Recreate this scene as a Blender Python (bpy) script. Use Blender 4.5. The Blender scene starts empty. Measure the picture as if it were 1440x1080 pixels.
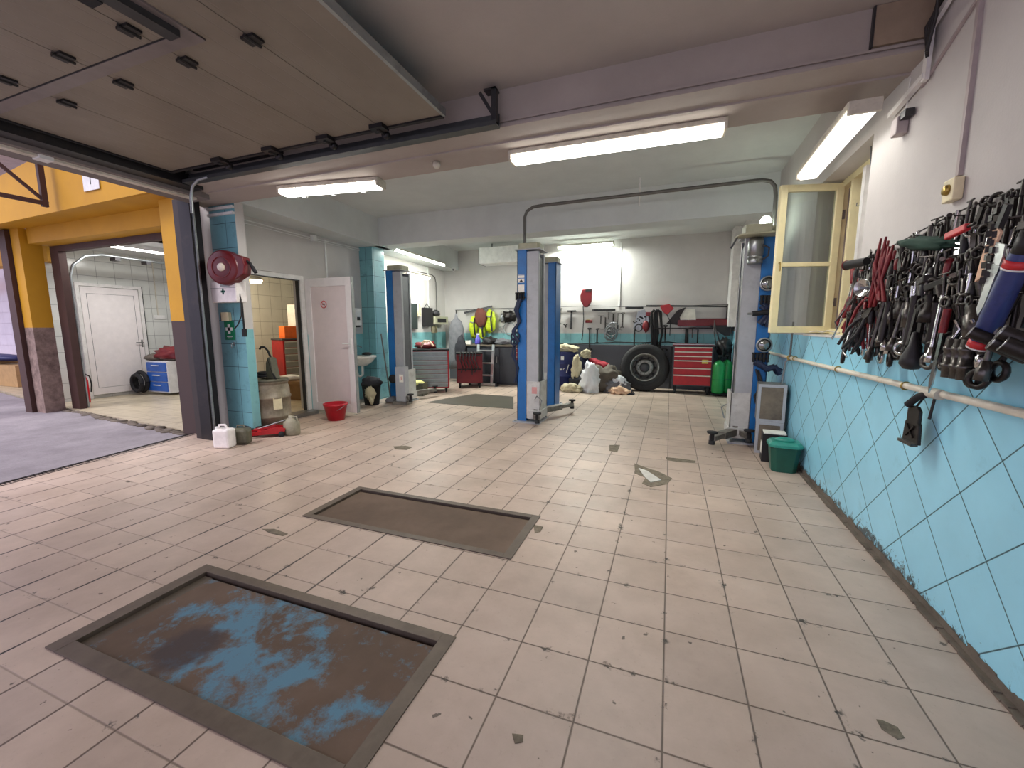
import bpy, math, random
from math import pi, sin, cos, radians as R_
from mathutils import Vector as V3, Matrix, noise, Euler
rnd = random.Random(7)
SC = bpy.context.scene
COL = SC.collection
# ------------------------------------------------------------------ camera
FPX = 584.37; CAMH = 1.4018
_y, _p, _r = .360904, .134063, -.001728
f0 = V3((-sin(_y), cos(_y), 0)); r0 = V3((cos(_y), sin(_y), 0)); u0 = V3((0, 0, 1))
CF = f0*cos(_p) - u0*sin(_p); _u = u0*cos(_p) + f0*sin(_p)
CR = r0*cos(_r) + _u*sin(_r); CU = _u*cos(_r) - r0*sin(_r)
cam = bpy.data.cameras.new('camera'); camo = bpy.data.objects.new('camera', cam); COL.objects.link(camo)
m = Matrix((CR, CU, -CF)).transposed().to_4x4(); m.translation = V3((0, 0, CAMH)); camo.matrix_world = m
cam.sensor_width = 36; cam.lens = 36*FPX/1440; cam.clip_start = .05; cam.clip_end = 200
SC.camera = camo
def P(x, y, ax, val):                      # measured point: where the sight line meets a known plane
    d = CR*((x-720)/FPX) - CU*((y-540)/FPX) + CF
    o = V3((0, 0, CAMH)); t = (val-o[ax])/d[ax]
    return o + d*t
# ------------------------------------------------------------------ materials
def lin(c):
    return tuple(((v/255)/12.92 if v/255 <= .04045 else ((v/255+.055)/1.055)**2.4) for v in c)
class NT:
    def __init__(s, name):
        s.m = bpy.data.materials.new(name); s.m.use_nodes = True; s.t = s.m.node_tree; s.n = s.t.nodes; s.l = s.t.links
        s.b = s.n['Principled BSDF']; s.tc = s.n.new('ShaderNodeTexCoord')
    def lk(s, a, b): s.l.new(a, b)
    def put(s, sock, v):
        if hasattr(v, 'is_output'): s.l.new(v, sock)
        else: sock.default_value = v
    def math(s, op, a, b=0.0, c=0.0):
        n = s.n.new('ShaderNodeMath'); n.operation = op
        s.put(n.inputs[0], a); s.put(n.inputs[1], b)
        if len(n.inputs) > 2: s.put(n.inputs[2], c)
        return n.outputs[0]
    def noise(s, scale, detail=4, rough=.6, vec=None, dist=0):
        n = s.n.new('ShaderNodeTexNoise'); n.inputs['Scale'].default_value = scale; n.inputs['Detail'].default_value = detail
        n.inputs['Roughness'].default_value = rough; n.inputs['Distortion'].default_value = dist
        s.lk(vec or s.tc.outputs['Object'], n.inputs['Vector']); return n.outputs['Fac']
    def ramp(s, f, stops):
        n = s.n.new('ShaderNodeValToRGB'); e = n.color_ramp.elements
        while len(e) < len(stops): e.new(.5)
        for i, (p, c) in enumerate(stops):
            e[i].position = p; e[i].color = (*c, 1) if len(c) == 3 else c
        s.lk(f, n.inputs[0]); return n.outputs[0]
    def mix(s, f, a, b):
        n = s.n.new('ShaderNodeMix'); n.data_type = 'RGBA'
        s.put(n.inputs[0], f)
        for k, v in ((6, a), (7, b)):
            if isinstance(v, tuple): n.inputs[k].default_value = (*v[:3], 1)
            else: s.lk(v, n.inputs[k])
        return n.outputs[2]
    def bump(s, h, strength=.3, dist=.01):
        n = s.n.new('ShaderNodeBump'); n.inputs['Strength'].default_value = strength; n.inputs['Distance'].default_value = dist
        s.lk(h, n.inputs['Height']); s.lk(n.outputs[0], s.b.inputs['Normal'])
    def step(s, f, edge, w=.02):
        n = s.n.new('ShaderNodeMapRange'); n.inputs['From Min'].default_value = edge-w; n.inputs['From Max'].default_value = edge+w
        s.lk(f, n.inputs['Value']); return n.outputs[0]
def M(name, col, rough=.5, metal=0., var=.12, scale=9, bump=0, dirt=None, dirt_at=.6, dscale=5, emit=None, estr=0, coat=0):
    t = NT(name); c = lin(col)
    lo = tuple(v*(1-var) for v in c); hi = tuple(min(1, v*(1+var)) for v in c)
    f = t.noise(scale); o = t.ramp(f, [(.3, lo), (.7, hi)])
    if dirt:
        g = t.math('MULTIPLY', t.step(t.noise(dscale, 7, .72), dirt_at+.02, .11), .75); o = t.mix(g, o, lin(dirt))
    t.lk(o, t.b.inputs['Base Color']); t.b.inputs['Roughness'].default_value = rough; t.b.inputs['Metallic'].default_value = metal
    if coat: t.b.inputs['Coat Weight'].default_value = coat
    if bump: t.bump(t.noise(scale*3, 5), bump, .006)
    if emit:
        t.b.inputs['Emission Color'].default_value = (*lin(emit), 1); t.b.inputs['Emission Strength'].default_value = estr
    return t.m
def uv_axes(t, axes, off=(0, 0), diag=False):
    s = t.n.new('ShaderNodeSeparateXYZ'); t.lk(t.tc.outputs['Object'], s.inputs[0])
    a = t.math('SUBTRACT', s.outputs[axes[0]], off[0]); b = t.math('SUBTRACT', s.outputs[axes[1]], off[1])
    if diag:
        k = math.sqrt(.5); u = t.math('MULTIPLY', t.math('ADD', a, b), k); v = t.math('MULTIPLY', t.math('SUBTRACT', a, b), k); return u, v, s
    return a, b, s
def grid(t, u, v, w, h, lw, wob=0.0):
    def one(c, p):
        f = t.math('FRACT', t.math('DIVIDE', c, p)); d = t.math('MINIMUM', f, t.math('SUBTRACT', 1.0, f)); return t.math('MULTIPLY', d, p)
    d = t.math('MINIMUM', one(u, w), one(v, h))
    if wob: d = t.math('SUBTRACT', d, t.math('MULTIPLY', t.noise(7, 5, .7), wob))
    return d                                       # metres from the nearest joint
def cellrnd(t, u, v, w, h):
    c = t.n.new('ShaderNodeCombineXYZ'); t.lk(t.math('FLOOR', t.math('DIVIDE', u, w)), c.inputs[0]); t.lk(t.math('FLOOR', t.math('DIVIDE', v, h)), c.inputs[1])
    n = t.n.new('ShaderNodeTexWhiteNoise'); n.noise_dimensions = '2D'; t.lk(c.outputs[0], n.inputs['Vector']); return n.outputs['Value']
def tilemat(name, col, grout, w, h, lw, axes, off=(0, 0), diag=False, rough=.3, var=.06, dirt=None, dlev=.7, cellv=.06, bump=.4):
    t = NT(name); u, v, sp = uv_axes(t, axes, off, diag); c = lin(col)
    d = grid(t, u, v, w, h, lw); g = t.step(d, lw, lw*.5)          # 0 in the joint
    base = t.ramp(t.noise(3.2, 5), [(.3, tuple(x*(1-var) for x in c)), (.7, tuple(min(1, x*(1+var)) for x in c))])
    rv = t.ramp(cellrnd(t, u, v, w, h), [(0, (1-cellv,)*3), (1, (1, 1, 1))])
    n = t.n.new('ShaderNodeMix'); n.data_type = 'RGBA'; n.blend_type = 'MULTIPLY'; n.inputs[0].default_value = 1; t.lk(base, n.inputs[6]); t.lk(rv, n.inputs[7]); base = n.outputs[2]
    if dirt: base = t.mix(t.math('MULTIPLY', t.step(t.noise(4, 8, .75), dlev, .08), .6), base, lin(dirt))
    o = t.mix(g, lin(grout), base); t.lk(o, t.b.inputs['Base Color'])
    t.lk(t.ramp(g, [(0, (.9,)*3), (1, (rough,)*3)]), t.b.inputs['Roughness']); t.bump(g, bump, .003); return t
# floor
def floor_mat():
    t = NT('floor_tiles'); u, v, sp = uv_axes(t, (0, 1), (-.5606, 1.6051))
    d = grid(t, u, v, .3, .2984, .002)
    def one(c, p):
        f = t.math('FRACT', t.math('DIVIDE', c, p)); return t.math('MULTIPLY', t.math('MINIMUM', f, t.math('SUBTRACT', 1.0, f)), p)
    du, dv = one(u, .3), one(v, .2984)
    west = t.math('SUBTRACT', 1.0, t.step(sp.outputs[0], -1.6, .7))            # the older, gappier tiling on the yard side
    ju = t.step(t.math('SUBTRACT', du, t.math('MULTIPLY', west, .0022)), .0032, .0016); jv = t.step(dv, .0032, .0016)
    jv = t.math('ADD', jv, t.math('MULTIPLY', t.math('SUBTRACT', 1.0, jv), t.math('MULTIPLY', west, .55)))
    jn = t.math('MINIMUM', ju, jv)
    cv = t.n.new('ShaderNodeCombineXYZ'); t.lk(t.math('MULTIPLY', t.math('ROUND', t.math('DIVIDE', u, .3)), 3.7), cv.inputs[0]); t.lk(t.math('MULTIPLY', sp.outputs[1], 1.4), cv.inputs[1])
    gapn = t.step(t.noise(1.6, 4, .6, vec=cv.outputs[0]), .54, .03)
    wid = t.math('SUBTRACT', 1.0, t.step(t.math('ADD', du, t.math('MULTIPLY', t.noise(30, 4), .006)), .0095, .0015)); gap = t.math('MULTIPLY', t.math('MULTIPLY', gapn, wid), west)
    n1 = t.noise(2.3, 6, .6); base = t.ramp(n1, [(.3, lin((178, 160, 145))), (.55, lin((196, 177, 162))), (.75, lin((206, 188, 174)))])
    rv = t.ramp(cellrnd(t, u, v, .3, .2984), [(0, (.9, .885, .88)), (1, (1.04, 1.02, 1.0))])
    n = t.n.new('ShaderNodeMix'); n.data_type = 'RGBA'; n.blend_type = 'MULTIPLY'; n.inputs[0].default_value = 1; t.lk(base, n.inputs[6]); t.lk(rv, n.inputs[7]); base = n.outputs[2]
    smear = t.step(t.noise(1.1, 8, .72), .62, .16); base = t.mix(t.math('MULTIPLY', smear, .35), base, lin((128, 112, 98)))
    fine = t.step(t.noise(38, 6, .8), .64, .06); base = t.mix(t.math('MULTIPLY', fine, .22), base, lin((120, 102, 90)))
    spots = t.step(t.noise(17, 3, .5), .715, .012); base = t.mix(t.math('MULTIPLY', spots, .85), base, lin((74, 64, 55)))
    # chipped joints: wide dark bites where noise is high and a joint is near
    near = t.math('SUBTRACT', 1.0, t.step(d, .018, .009)); bite = t.math('MULTIPLY', near, t.step(t.noise(8.5, 8, .78), .605, .025))
    out = t.mix(jn, lin((104, 88, 76)), base); out = t.mix(bite, out, lin((66, 60, 52))); out = t.mix(gap, out, lin((38, 34, 32)))
    t.lk(out, t.b.inputs['Base Color'])
    ro = t.math('ADD', .34, t.math('MULTIPLY', n1, .25)); t.lk(ro, t.b.inputs['Roughness'])
    hh = t.math('SUBTRACT', jn, bite); t.bump(hh, .5, .003); t.b.inputs['Specular IOR Level'].default_value = .42
    return t.m
MAT = {}
MAT['floor'] = floor_mat()
_bt = tilemat('blue_diagonal_tiles', (156, 222, 244), (66, 92, 98), .3028, .3028, .0028, (1, 2), (2.398, .659), True, rough=.32, var=.05, cellv=.05, dirt=(130, 190, 206), dlev=.66)
def _smears(t):
    lk = t.b.inputs['Base Color'].links[0].from_socket; s = t.n.new('ShaderNodeSeparateXYZ'); t.lk(t.tc.outputs['Object'], s.inputs[0])
    h = t.math('SUBTRACT', .10, s.outputs[2]); k = t.math('ADD', t.math('ADD', t.noise(19, 8, .8, dist=.6), t.math('MULTIPLY', h, 2.1)), t.math('MULTIPLY', t.math('SUBTRACT', t.noise(1.7, 2), .5), .5)); b = t.math('MULTIPLY', t.step(k, .60, .02), .92)
    lo = t.math('SUBTRACT', 1.0, t.step(s.outputs[2], .15, .03)); t.lk(t.mix(t.math('MULTIPLY', b, lo), lk, lin((44, 44, 40))), t.b.inputs['Base Color'])
_smears(_bt); MAT['blue_diag'] = _bt.m
MAT['blue_tile_x'] = tilemat('blue_tiles_front', (116, 170, 178), (52, 72, 78), .3, .2965, .003, (0, 2), (-5.19, .02), rough=.35, dirt=(70, 105, 112), dlev=.62).m
MAT['blue_tile_y'] = tilemat('blue_tiles_side', (116, 170, 178), (52, 72, 78), .42, .2965, .003, (1, 2), (3.75, .02), rough=.35, dirt=(70, 105, 112), dlev=.62).m
MAT['white_tile_y'] = tilemat('white_tiles', (214, 216, 210), (120, 122, 120), .3, .3, .003, (1, 2), (0, .05), rough=.15).m
MAT['white_tile_x'] = tilemat('white_tiles_front', (214, 216, 210), (120, 122, 120), .3, .3, .003, (0, 2), (0, .05), rough=.15).m
MAT['pink_tile'] = tilemat('pale_tiles', (232, 222, 232), (190, 178, 190), .4, .3, .004, (0, 2), (0, .05), rough=.2).m
MAT['bay_floor'] = tilemat('bay_floor_tiles', (188, 176, 150), (140, 128, 108), .33, .33, .003, (0, 1), rough=.35, dirt=(130, 115, 95), dlev=.6).m
def plaster(name, col, rough=.85, spots=True, smoke=None):
    t = NT(name); c = lin(col); b = t.ramp(t.noise(1.6, 6, .65), [(.25, tuple(x*.86 for x in c)), (.7, c)])
    if spots:
        b = t.mix(t.math('MULTIPLY', t.step(t.noise(11, 4, .6), .72, .03), .25), b, tuple(x*.45 for x in c))
    if smoke:
        b = t.mix(t.math('MULTIPLY', t.step(t.noise(.7, 7, .7), .55, .2), .5), b, lin(smoke))
    t.lk(b, t.b.inputs['Base Color']); t.b.inputs['Roughness'].default_value = rough; t.bump(t.noise(70, 4, .6), .25, .004); return t.m
MAT['plaster'] = plaster('white_plaster', (204, 200, 196))
MAT['ceil'] = plaster('grey_ceiling', (184, 175, 167), smoke=(158, 150, 142))
MAT['ceil2'] = plaster('pale_ceiling', (214, 218, 216), smoke=(180, 184, 184), spots=False)
MAT['beam'] = plaster('beam_paint', (178, 168, 160), smoke=(140, 130, 122))
MAT['yellow'] = plaster('yellow_wall_paint', (206, 152, 20), rough=.6, smoke=(170, 118, 18))
MAT['brown_paint'] = plaster('brown_post_paint', (72, 54, 50), rough=.7, smoke=(50, 40, 38))
MAT['dado_grey'] = plaster('grey_dado', (96, 98, 104), rough=.7, smoke=(70, 72, 78))
MAT['dado_teal'] = M('teal_dado', (128, 186, 190), .5, var=.08, scale=3, dirt=(96, 140, 146), dirt_at=.62)
MAT['pit'] = None
def hatch_mat(blue):
    t = NT('pit_plate_'+('blue' if blue else 'brown')); n1 = t.noise(1.7, 6, .6)
    b = t.ramp(n1, [(.3, lin((84, 69, 57))), (.5, lin((100, 82, 68))), (.7, lin((112, 93, 79)))])
    if blue:
        s = t.n.new('ShaderNodeSeparateXYZ'); t.lk(t.tc.outputs['Object'], s.inputs[0])
        # flaked blue paint lies in a broad band across the middle
        bx = t.math('ABSOLUTE', t.math('ADD', s.outputs[0], t.math('MULTIPLY', s.outputs[1], .45)))
        w = t.math('SUBTRACT', .33, t.math('MULTIPLY', bx, .5))
        big = t.noise(4.6, 5, .62); fl = t.noise(34, 8, .85)
        sc = t.math('ADD', t.math('ADD', t.math('MULTIPLY', big, .78), t.math('MULTIPLY', fl, .34)), t.math('MULTIPLY', w, .30))
        b = t.mix(t.math('MULTIPLY', t.step(sc, .648, .05), .72), b, lin((88, 146, 174)))
        dk = t.n.new('ShaderNodeVectorMath'); dk.operation = 'DISTANCE'; t.lk(t.tc.outputs['Object'], dk.inputs[0]); dk.inputs[1].default_value = (-.26, -.12, 0)
        dd = t.math('ADD', dk.outputs['Value'], t.math('MULTIPLY', t.noise(9, 5, .7), .16)); b = t.mix(t.math('MULTIPLY', t.math('SUBTRACT', 1.0, t.step(dd, .21, .03)), .75), b, lin((62, 56, 60)))
    else:
        b = t.mix(t.math('MULTIPLY', t.step(t.noise(5, 6, .7), .6, .1), .4), b, lin((88, 72, 60)))
    t.lk(b, t.b.inputs['Base Color']); t.b.inputs['Roughness'].default_value = .68; t.b.inputs['Specular IOR Level'].default_value = .3; t.bump(t.noise(40, 5), .2, .003); return t.m
MAT['plate_blue'] = hatch_mat(True); MAT['plate_brown'] = hatch_mat(False)
def sectional():
    t = NT('door_panel_white'); s = t.n.new('ShaderNodeSeparateXYZ'); t.lk(t.tc.outputs['Object'], s.inputs[0])
    f = t.math('FRACT', t.math('DIVIDE', s.outputs[0], .125)); d = t.math('MINIMUM', f, t.math('SUBTRACT', 1.0, f)); g = t.step(d, .03, .02)
    c = t.ramp(t.noise(1.4, 6, .65), [(.3, lin((118, 108, 95))), (.7, lin((138, 128, 114)))])
    c = t.mix(t.math('MULTIPLY', t.step(t.noise(3, 6, .7), .66, .08), .35), c, lin((130, 118, 108)))
    t.lk(c, t.b.inputs['Base Color']); t.b.inputs['Roughness'].default_value = .5; t.bump(g, .35, .004); return t.m
MAT['panel'] = sectional()
def asphalt():
    t = NT('yard_concrete'); c = t.ramp(t.noise(1.1, 8, .7), [(.3, lin((122, 116, 120))), (.55, lin((150, 144, 148))), (.8, lin((176, 168, 172)))])
    c = t.mix(t.math('MULTIPLY', t.step(t.noise(30, 4, .8), .6, .1), .3), c, lin((92, 88, 90)))
    t.lk(c, t.b.inputs['Base Color']); t.b.inputs['Roughness'].default_value = .75; t.bump(t.noise(35, 6, .7), .6, .01); return t.m
MAT['yard'] = asphalt()
def mk(k, *a, **kw): MAT[k] = M(k, *a, **kw)
mk('black_metal', (34, 32, 34), .45, .4, dirt=(58, 50, 46)); mk('dark_steel', (70, 70, 72), .45, .7); mk('steel', (150, 152, 152), .32, .9, dirt=(84, 80, 76), dirt_at=.62, dscale=12)
mk('galv', (160, 165, 166), .4, .8, dirt=(110, 112, 112)); mk('bright_steel', (198, 200, 200), .2, .95); mk('white_plastic', (224, 224, 220), .4); mk('old_plastic', (206, 200, 184), .45, dirt=(150, 140, 118))
mk('cream_paint', (236, 226, 178), .4, var=.06, dirt=(198, 186, 138), dirt_at=.68); mk('white_paint', (226, 224, 220), .4, dirt=(180, 174, 166), dirt_at=.68); mk('upvc', (236, 230, 228), .3, var=.04)
mk('lift_blue', (26, 104, 172), .38, var=.1, dirt=(18, 70, 122), dirt_at=.66); mk('lift_grey', (170, 172, 176), .45, var=.07, dirt=(128, 126, 126), dirt_at=.64, dscale=3)
mk('lift_dark', (96, 98, 102), .45, .3); mk('rubber', (28, 28, 30), .8); mk('tyre', (36, 35, 36), .75, var=.2, bump=.2); mk('wheel_steel', (150, 150, 146), .45, .5, dirt=(96, 90, 82), dirt_at=.58, dscale=7)
mk('red_paint', (176, 28, 34), .38, var=.12, dirt=(120, 20, 24), dirt_at=.66); mk('dark_red', (112, 22, 28), .4); mk('red_plastic', (190, 24, 44), .35); mk('pale_handle', (226, 214, 196), .4); mk('cab_grey', (148, 152, 150), .4, .3)
mk('dark_cab', (58, 60, 66), .5); mk('black_plastic', (24, 24, 26), .4); mk('green_tank', (28, 140, 66), .35, var=.1, dirt=(18, 96, 46), dirt_at=.66); mk('dark_green', (22, 84, 70), .35); mk('bin_green_light', (46, 142, 124), .35)
mk('grey_box', (132, 132, 128), .5, .2, dirt=(96, 92, 86), dirt_at=.58); mk('cement', (112, 102, 90), .9, bump=.5, dirt=(76, 68, 60), dirt_at=.55); mk('pipe_white', (226, 218, 200), .4, dirt=(176, 160, 130), dirt_at=.64, dscale=9)
mk('barrel', (150, 138, 116), .45, dirt=(84, 74, 58), dirt_at=.48, dscale=3); mk('white_can', (236, 230, 226), .4, dirt=(196, 186, 178), dirt_at=.66); mk('olive_can', (98, 96, 78), .45, dirt=(60, 56, 46), dirt_at=.55)
mk('reel_red', (98, 24, 30), .35); mk('beige', (226, 214, 176), .45); mk('sign_green', (24, 118, 80), .4, var=.04); mk('wood', (150, 116, 78), .6); mk('card', (176, 142, 96), .8); mk('orange', (238, 110, 34), .4); mk('blue_cab', (40, 92, 176), .4)
mk('ceramic', (228, 226, 218), .15, dirt=(196, 190, 176), dirt_at=.68); mk('alu', (206, 208, 206), .3, .7); mk('hivis', (206, 226, 44), .6, var=.2, scale=14); mk('rust_cloth', (112, 62, 50), .8); mk('grey_cloth', (110, 110, 114), .85, var=.2)
mk('dark_cloth', (44, 44, 50), .85, var=.3); mk('white_cloth', (226, 228, 230), .7, var=.06); mk('beige_cloth', (190, 180, 150), .8); mk('wheel_dark', (78, 76, 74), .5, .4); mk('coil', (120, 122, 124), .5, .5); mk('pink_cloth', (226, 190, 160), .8); mk('red_cloth', (150, 28, 44), .8); mk('navy', (30, 40, 96), .5); mk('brown_cloth', (100, 92, 82), .85, var=.25)
mk('blackboard', (34, 44, 42), .5); mk('paper', (236, 232, 220), .7); mk('yellow_plastic', (222, 200, 90), .5); mk('pipe_dark', (104, 102, 98), .4, .6); mk('tool_steel', (98, 95, 92), .33, .85, dirt=(56, 50, 46), dirt_at=.5, dscale=20)
mk('tool_dark', (52, 48, 46), .4, .7, dirt=(26, 24, 24), dirt_at=.55, dscale=20); mk('tool_chrome', (196, 196, 196), .18, 1.0, dirt=(90, 84, 80), dirt_at=.62, dscale=25); mk('grip_red', (128, 26, 32), .45, dirt=(70, 16, 20), dirt_at=.55, dscale=14)
mk('grip_black', (28, 26, 28), .5); mk('grip_orange', (166, 60, 34), .5); mk('green_cloth', (30, 62, 50), .85); mk('blue_tube', (44, 56, 110), .4, dirt=(26, 34, 70), dirt_at=.6, dscale=12); mk('tube_red', (200, 44, 50), .4); mk('brass', (176, 150, 84), .3, .9); mk('bulb', (255, 250, 240), .3, emit=(255, 246, 225), estr=14)
mk('brown_steel', (66, 40, 34), .6); mk('pinkish', (196, 164, 150), .7); mk('mirror_face', (150, 152, 150), .15, .9); mk('cable', (40, 38, 38), .6); mk('purple', (92, 84, 190), .4)
mk('ext_red', (206, 20, 34), .35); mk('grate', (64, 60, 60), .5, .6); mk('damp_patch', (88, 84, 74), .4, var=.12, scale=3); mk('broken', (132, 122, 104), .9, dirt=(82, 74, 62), dirt_at=.5, dscale=18, bump=.6); mk('mortar', (206, 204, 196), .9, bump=.5)
def lampmat(name, col, s):
    m = bpy.data.materials.new(name); m.use_nodes = True; b = m.node_tree.nodes['Principled BSDF']
    b.inputs['Base Color'].default_value = (.9, .9, .9, 1); b.inputs['Emission Color'].default_value = (*lin(col), 1); b.inputs['Emission Strength'].default_value = s; return m
MAT['tube'] = lampmat('tube_light', (255, 250, 240), 16); MAT['tube_strong'] = lampmat('tube_light_strong', (255, 251, 240), 17); MAT['tube_soft'] = lampmat('tube_light_soft', (240, 255, 240), 26); MAT['tube_near'] = lampmat('tube_light_near', (255, 252, 244), 3); MAT['warm'] = lampmat('warm_lamp', (255, 206, 130), 16); MAT['sky_panel'] = lampmat('daylight_sheet', (255, 250, 255), 2.2)
def glassmat():
    t = NT('window_glass'); t.b.inputs['Base Color'].default_value = (.70, .76, .74, 1); t.b.inputs['Roughness'].default_value = .02; t.b.inputs['Transmission Weight'].default_value = .95; t.b.inputs['IOR'].default_value = 1.5; return t.m
MAT['glass'] = glassmat()
# ------------------------------------------------------------------ mesh builder
class MB:
    def __init__(s): s.v = []; s.f = []; s.s = []
    def add(s, vs, fs, smooth=False):
        o = len(s.v); s.v += [tuple(v) for v in vs]; s.f += [tuple(i+o for i in f) for f in fs]; s.s += [smooth]*len(fs); return s
    def box(s, x0, x1, y0, y1, z0, z1):
        if x0 > x1: x0, x1 = x1, x0
        if y0 > y1: y0, y1 = y1, y0
        if z0 > z1: z0, z1 = z1, z0
        vs = [(x, y, z) for x in (x0, x1) for y in (y0, y1) for z in (z0, z1)]
        return s.add(vs, [(0, 1, 3, 2), (4, 6, 7, 5), (0, 4, 5, 1), (2, 3, 7, 6), (0, 2, 6, 4), (1, 5, 7, 3)])
    def obox(s, c, size, rot=(0, 0, 0)):
        m = Euler(rot).to_matrix(); c = V3(c); hx, hy, hz = (k/2 for k in size)
        vs = [c + m @ V3((x, y, z)) for x in (-hx, hx) for y in (-hy, hy) for z in (-hz, hz)]
        return s.add(vs, [(0, 1, 3, 2), (4, 6, 7, 5), (0, 4, 5, 1), (2, 3, 7, 6), (0, 2, 6, 4), (1, 5, 7, 3)])
    def bar(s, a, b, w, h, up=(0, 0, 1)):           # rectangular bar a->b
        a, b = V3(a), V3(b); d = (b-a).normalized(); up = V3(up)
        if abs(d.dot(up)) > .98: up = V3((0, 1, 0))
        x = d.cross(up).normalized(); y = x.cross(d)
        vs = [p + x*(w/2*i) + y*(h/2*j) for p in (a, b) for i in (-1, 1) for j in (-1, 1)]
        return s.add(vs, [(0, 1, 3, 2), (4, 6, 7, 5), (0, 4, 5, 1), (2, 3, 7, 6), (0, 2, 6, 4), (1, 5, 7, 3)])
    def tube(s, pts, r, n=8, caps=True):
        pts = [V3(p) for p in pts]; rs = r if isinstance(r, (list, tuple)) else [r]*len(pts); vs = []; pu = None
        for i, p in enumerate(pts):
            d = (pts[min(i+1, len(pts)-1)]-pts[max(i-1, 0)]).normalized()
            if pu is None:
                pu = V3((0, 0, 1)) if abs(d.z) < .9 else V3((1, 0, 0))
            x = d.cross(pu).normalized(); y = x.cross(d).normalized(); pu = y
            vs += [p + (x*cos(2*pi*k/n) + y*sin(2*pi*k/n))*rs[i] for k in range(n)]
        fs = [(i*n+k, i*n+(k+1) % n, (i+1)*n+(k+1) % n, (i+1)*n+k) for i in range(len(pts)-1) for k in range(n)]
        s.add(vs, fs, True)
        if caps:
            s.add(vs[:n], [tuple(range(n))[::-1]]); s.add(vs[-n:], [tuple(range(n))])
        return s
    def cyl(s, a, b, r, r2=None, n=16): return s.tube([a, b], [r, r if r2 is None else r2], n)
    def lathe(s, prof, n=24, o=(0, 0, 0), axis='z', sx=1, sy=1):
        vs = []; o = V3(o)
        for r, z in prof:
            for k in range(n):
                a = 2*pi*k/n; q = (r*cos(a)*sx, r*sin(a)*sy, z)
                if axis == 'y': q = (q[0], z, q[1])
                if axis == 'x': q = (z, q[0], q[1])
                vs.append(o+V3(q))
        fs = [(i*n+k, i*n+(k+1) % n, (i+1)*n+(k+1) % n, (i+1)*n+k) for i in range(len(prof)-1) for k in range(n)]
        s.add(vs, fs, True)
        return s
    def ring(s, c, R, r, axis='x', n=16, k=8, arc=2*pi, a0=0):
        pts = []
        for i in range(n+1):
            a = a0+arc*i/n; q = {'x': (0, cos(a), sin(a)), 'y': (cos(a), 0, sin(a)), 'z': (cos(a), sin(a), 0)}[axis]; pts.append(V3(c)+V3(q)*R)
        return s.tube(pts, r, k, caps=arc < 6.2)
    def prism(s, poly, a0, a1, axis=2):               # polygon in the two other axes, extruded along axis
        def mkp(p, a):
            q = list(p); q.insert(axis, a); return tuple(q)
        n = len(poly); vs = [mkp(p, a0) for p in poly]+[mkp(p, a1) for p in poly]
        return s.add(vs, [tuple(range(n))[::-1], tuple(range(n, 2*n))]+[(i, (i+1) % n, n+(i+1) % n, n+i) for i in range(n)])
    def blob(s, c, size, seed=0, amp=.25, freq=3, sub=3, flat=True):
        import bmesh
        bm = bmesh.new(); bmesh.ops.create_icosphere(bm, subdivisions=sub, radius=1)
        vs = []
        for v in bm.verts:
            p = v.co.copy(); k = 1+amp*(noise.noise(p*freq+V3((seed*7.1, seed*3.3, seed)))+.5*noise.noise(p*freq*2.3+V3((seed, 9, 2))))
            q = V3((p.x*size[0], p.y*size[1], p.z*size[2]))*k
            if flat and q.z < -size[2]*.55: q.z = -size[2]*.55
            vs.append(V3(c)+q)
        fs = [tuple(v.index for v in f.verts) for f in bm.faces]; bm.free(); return s.add(vs, fs, True)
    def build(s, name, mat, parent=None, bevel=0, label=None):
        me = bpy.data.meshes.new(name); me.from_pydata(s.v, [], s.f); me.polygons.foreach_set('use_smooth', s.s)
        m2 = MAT[mat] if isinstance(mat, str) else mat; me.materials.append(m2); me.validate(); me.update()
        import bmesh
        bm = bmesh.new(); bm.from_mesh(me); bmesh.ops.recalc_face_normals(bm, faces=bm.faces); bm.to_mesh(me); bm.free()
        o = bpy.data.objects.new(name, me); COL.objects.link(o)
        if parent: o.parent = parent
        if bevel:
            b = o.modifiers.new('bevel', 'BEVEL'); b.width = bevel; b.segments = 2; b.limit_method = 'ANGLE'
        if label: o['label'] = label
        return o
def rect(m, x0, x1, z0, z1, w, y0, y1, ax='x', wt=None, wb=None):     # a mitre-free rectangular frame, no overlapping faces
    wt = w if wt is None else wt; wb = w if wb is None else wb
    for a, b, c, d in ((x0, x0+w, z0, z1), (x1-w, x1, z0, z1), (x0+w, x1-w, z0, z0+wb), (x0+w, x1-w, z1-wt, z1)):
        if b-a > 1e-5 and d-c > 1e-5:
            if ax == 'x': m.box(a, b, y0, y1, c, d)
            else: m.box(y0, y1, a, b, c, d)
    return m
def tag(o, label, cat, group=None, kind=None):
    o['label'] = label; o['category'] = cat
    if group: o['group'] = group
    if kind: o['kind'] = kind
    return o
def thing(name, label, cat, loc=(0, 0, 0), rz=0, group=None):
    o = bpy.data.objects.new(name, None); COL.objects.link(o); o.location = loc; o.rotation_euler = (0, 0, rz); o.empty_display_size = .1
    return tag(o, label, cat, group)
def struct(mb, name, mat, label=None):
    o = mb.build(name, mat); o['kind'] = 'structure'
    if label: o['label'] = label
    return o
def single(mb, name, mat, label, cat, loc=(0, 0, 0), rz=0, group=None, bevel=0):
    o = mb.build(name, mat, bevel=bevel); o.location = loc; o.rotation_euler = (0, 0, rz); return tag(o, label, cat, group)
def kids(o): return [c for c in ALLC if c.parent == o]
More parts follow.
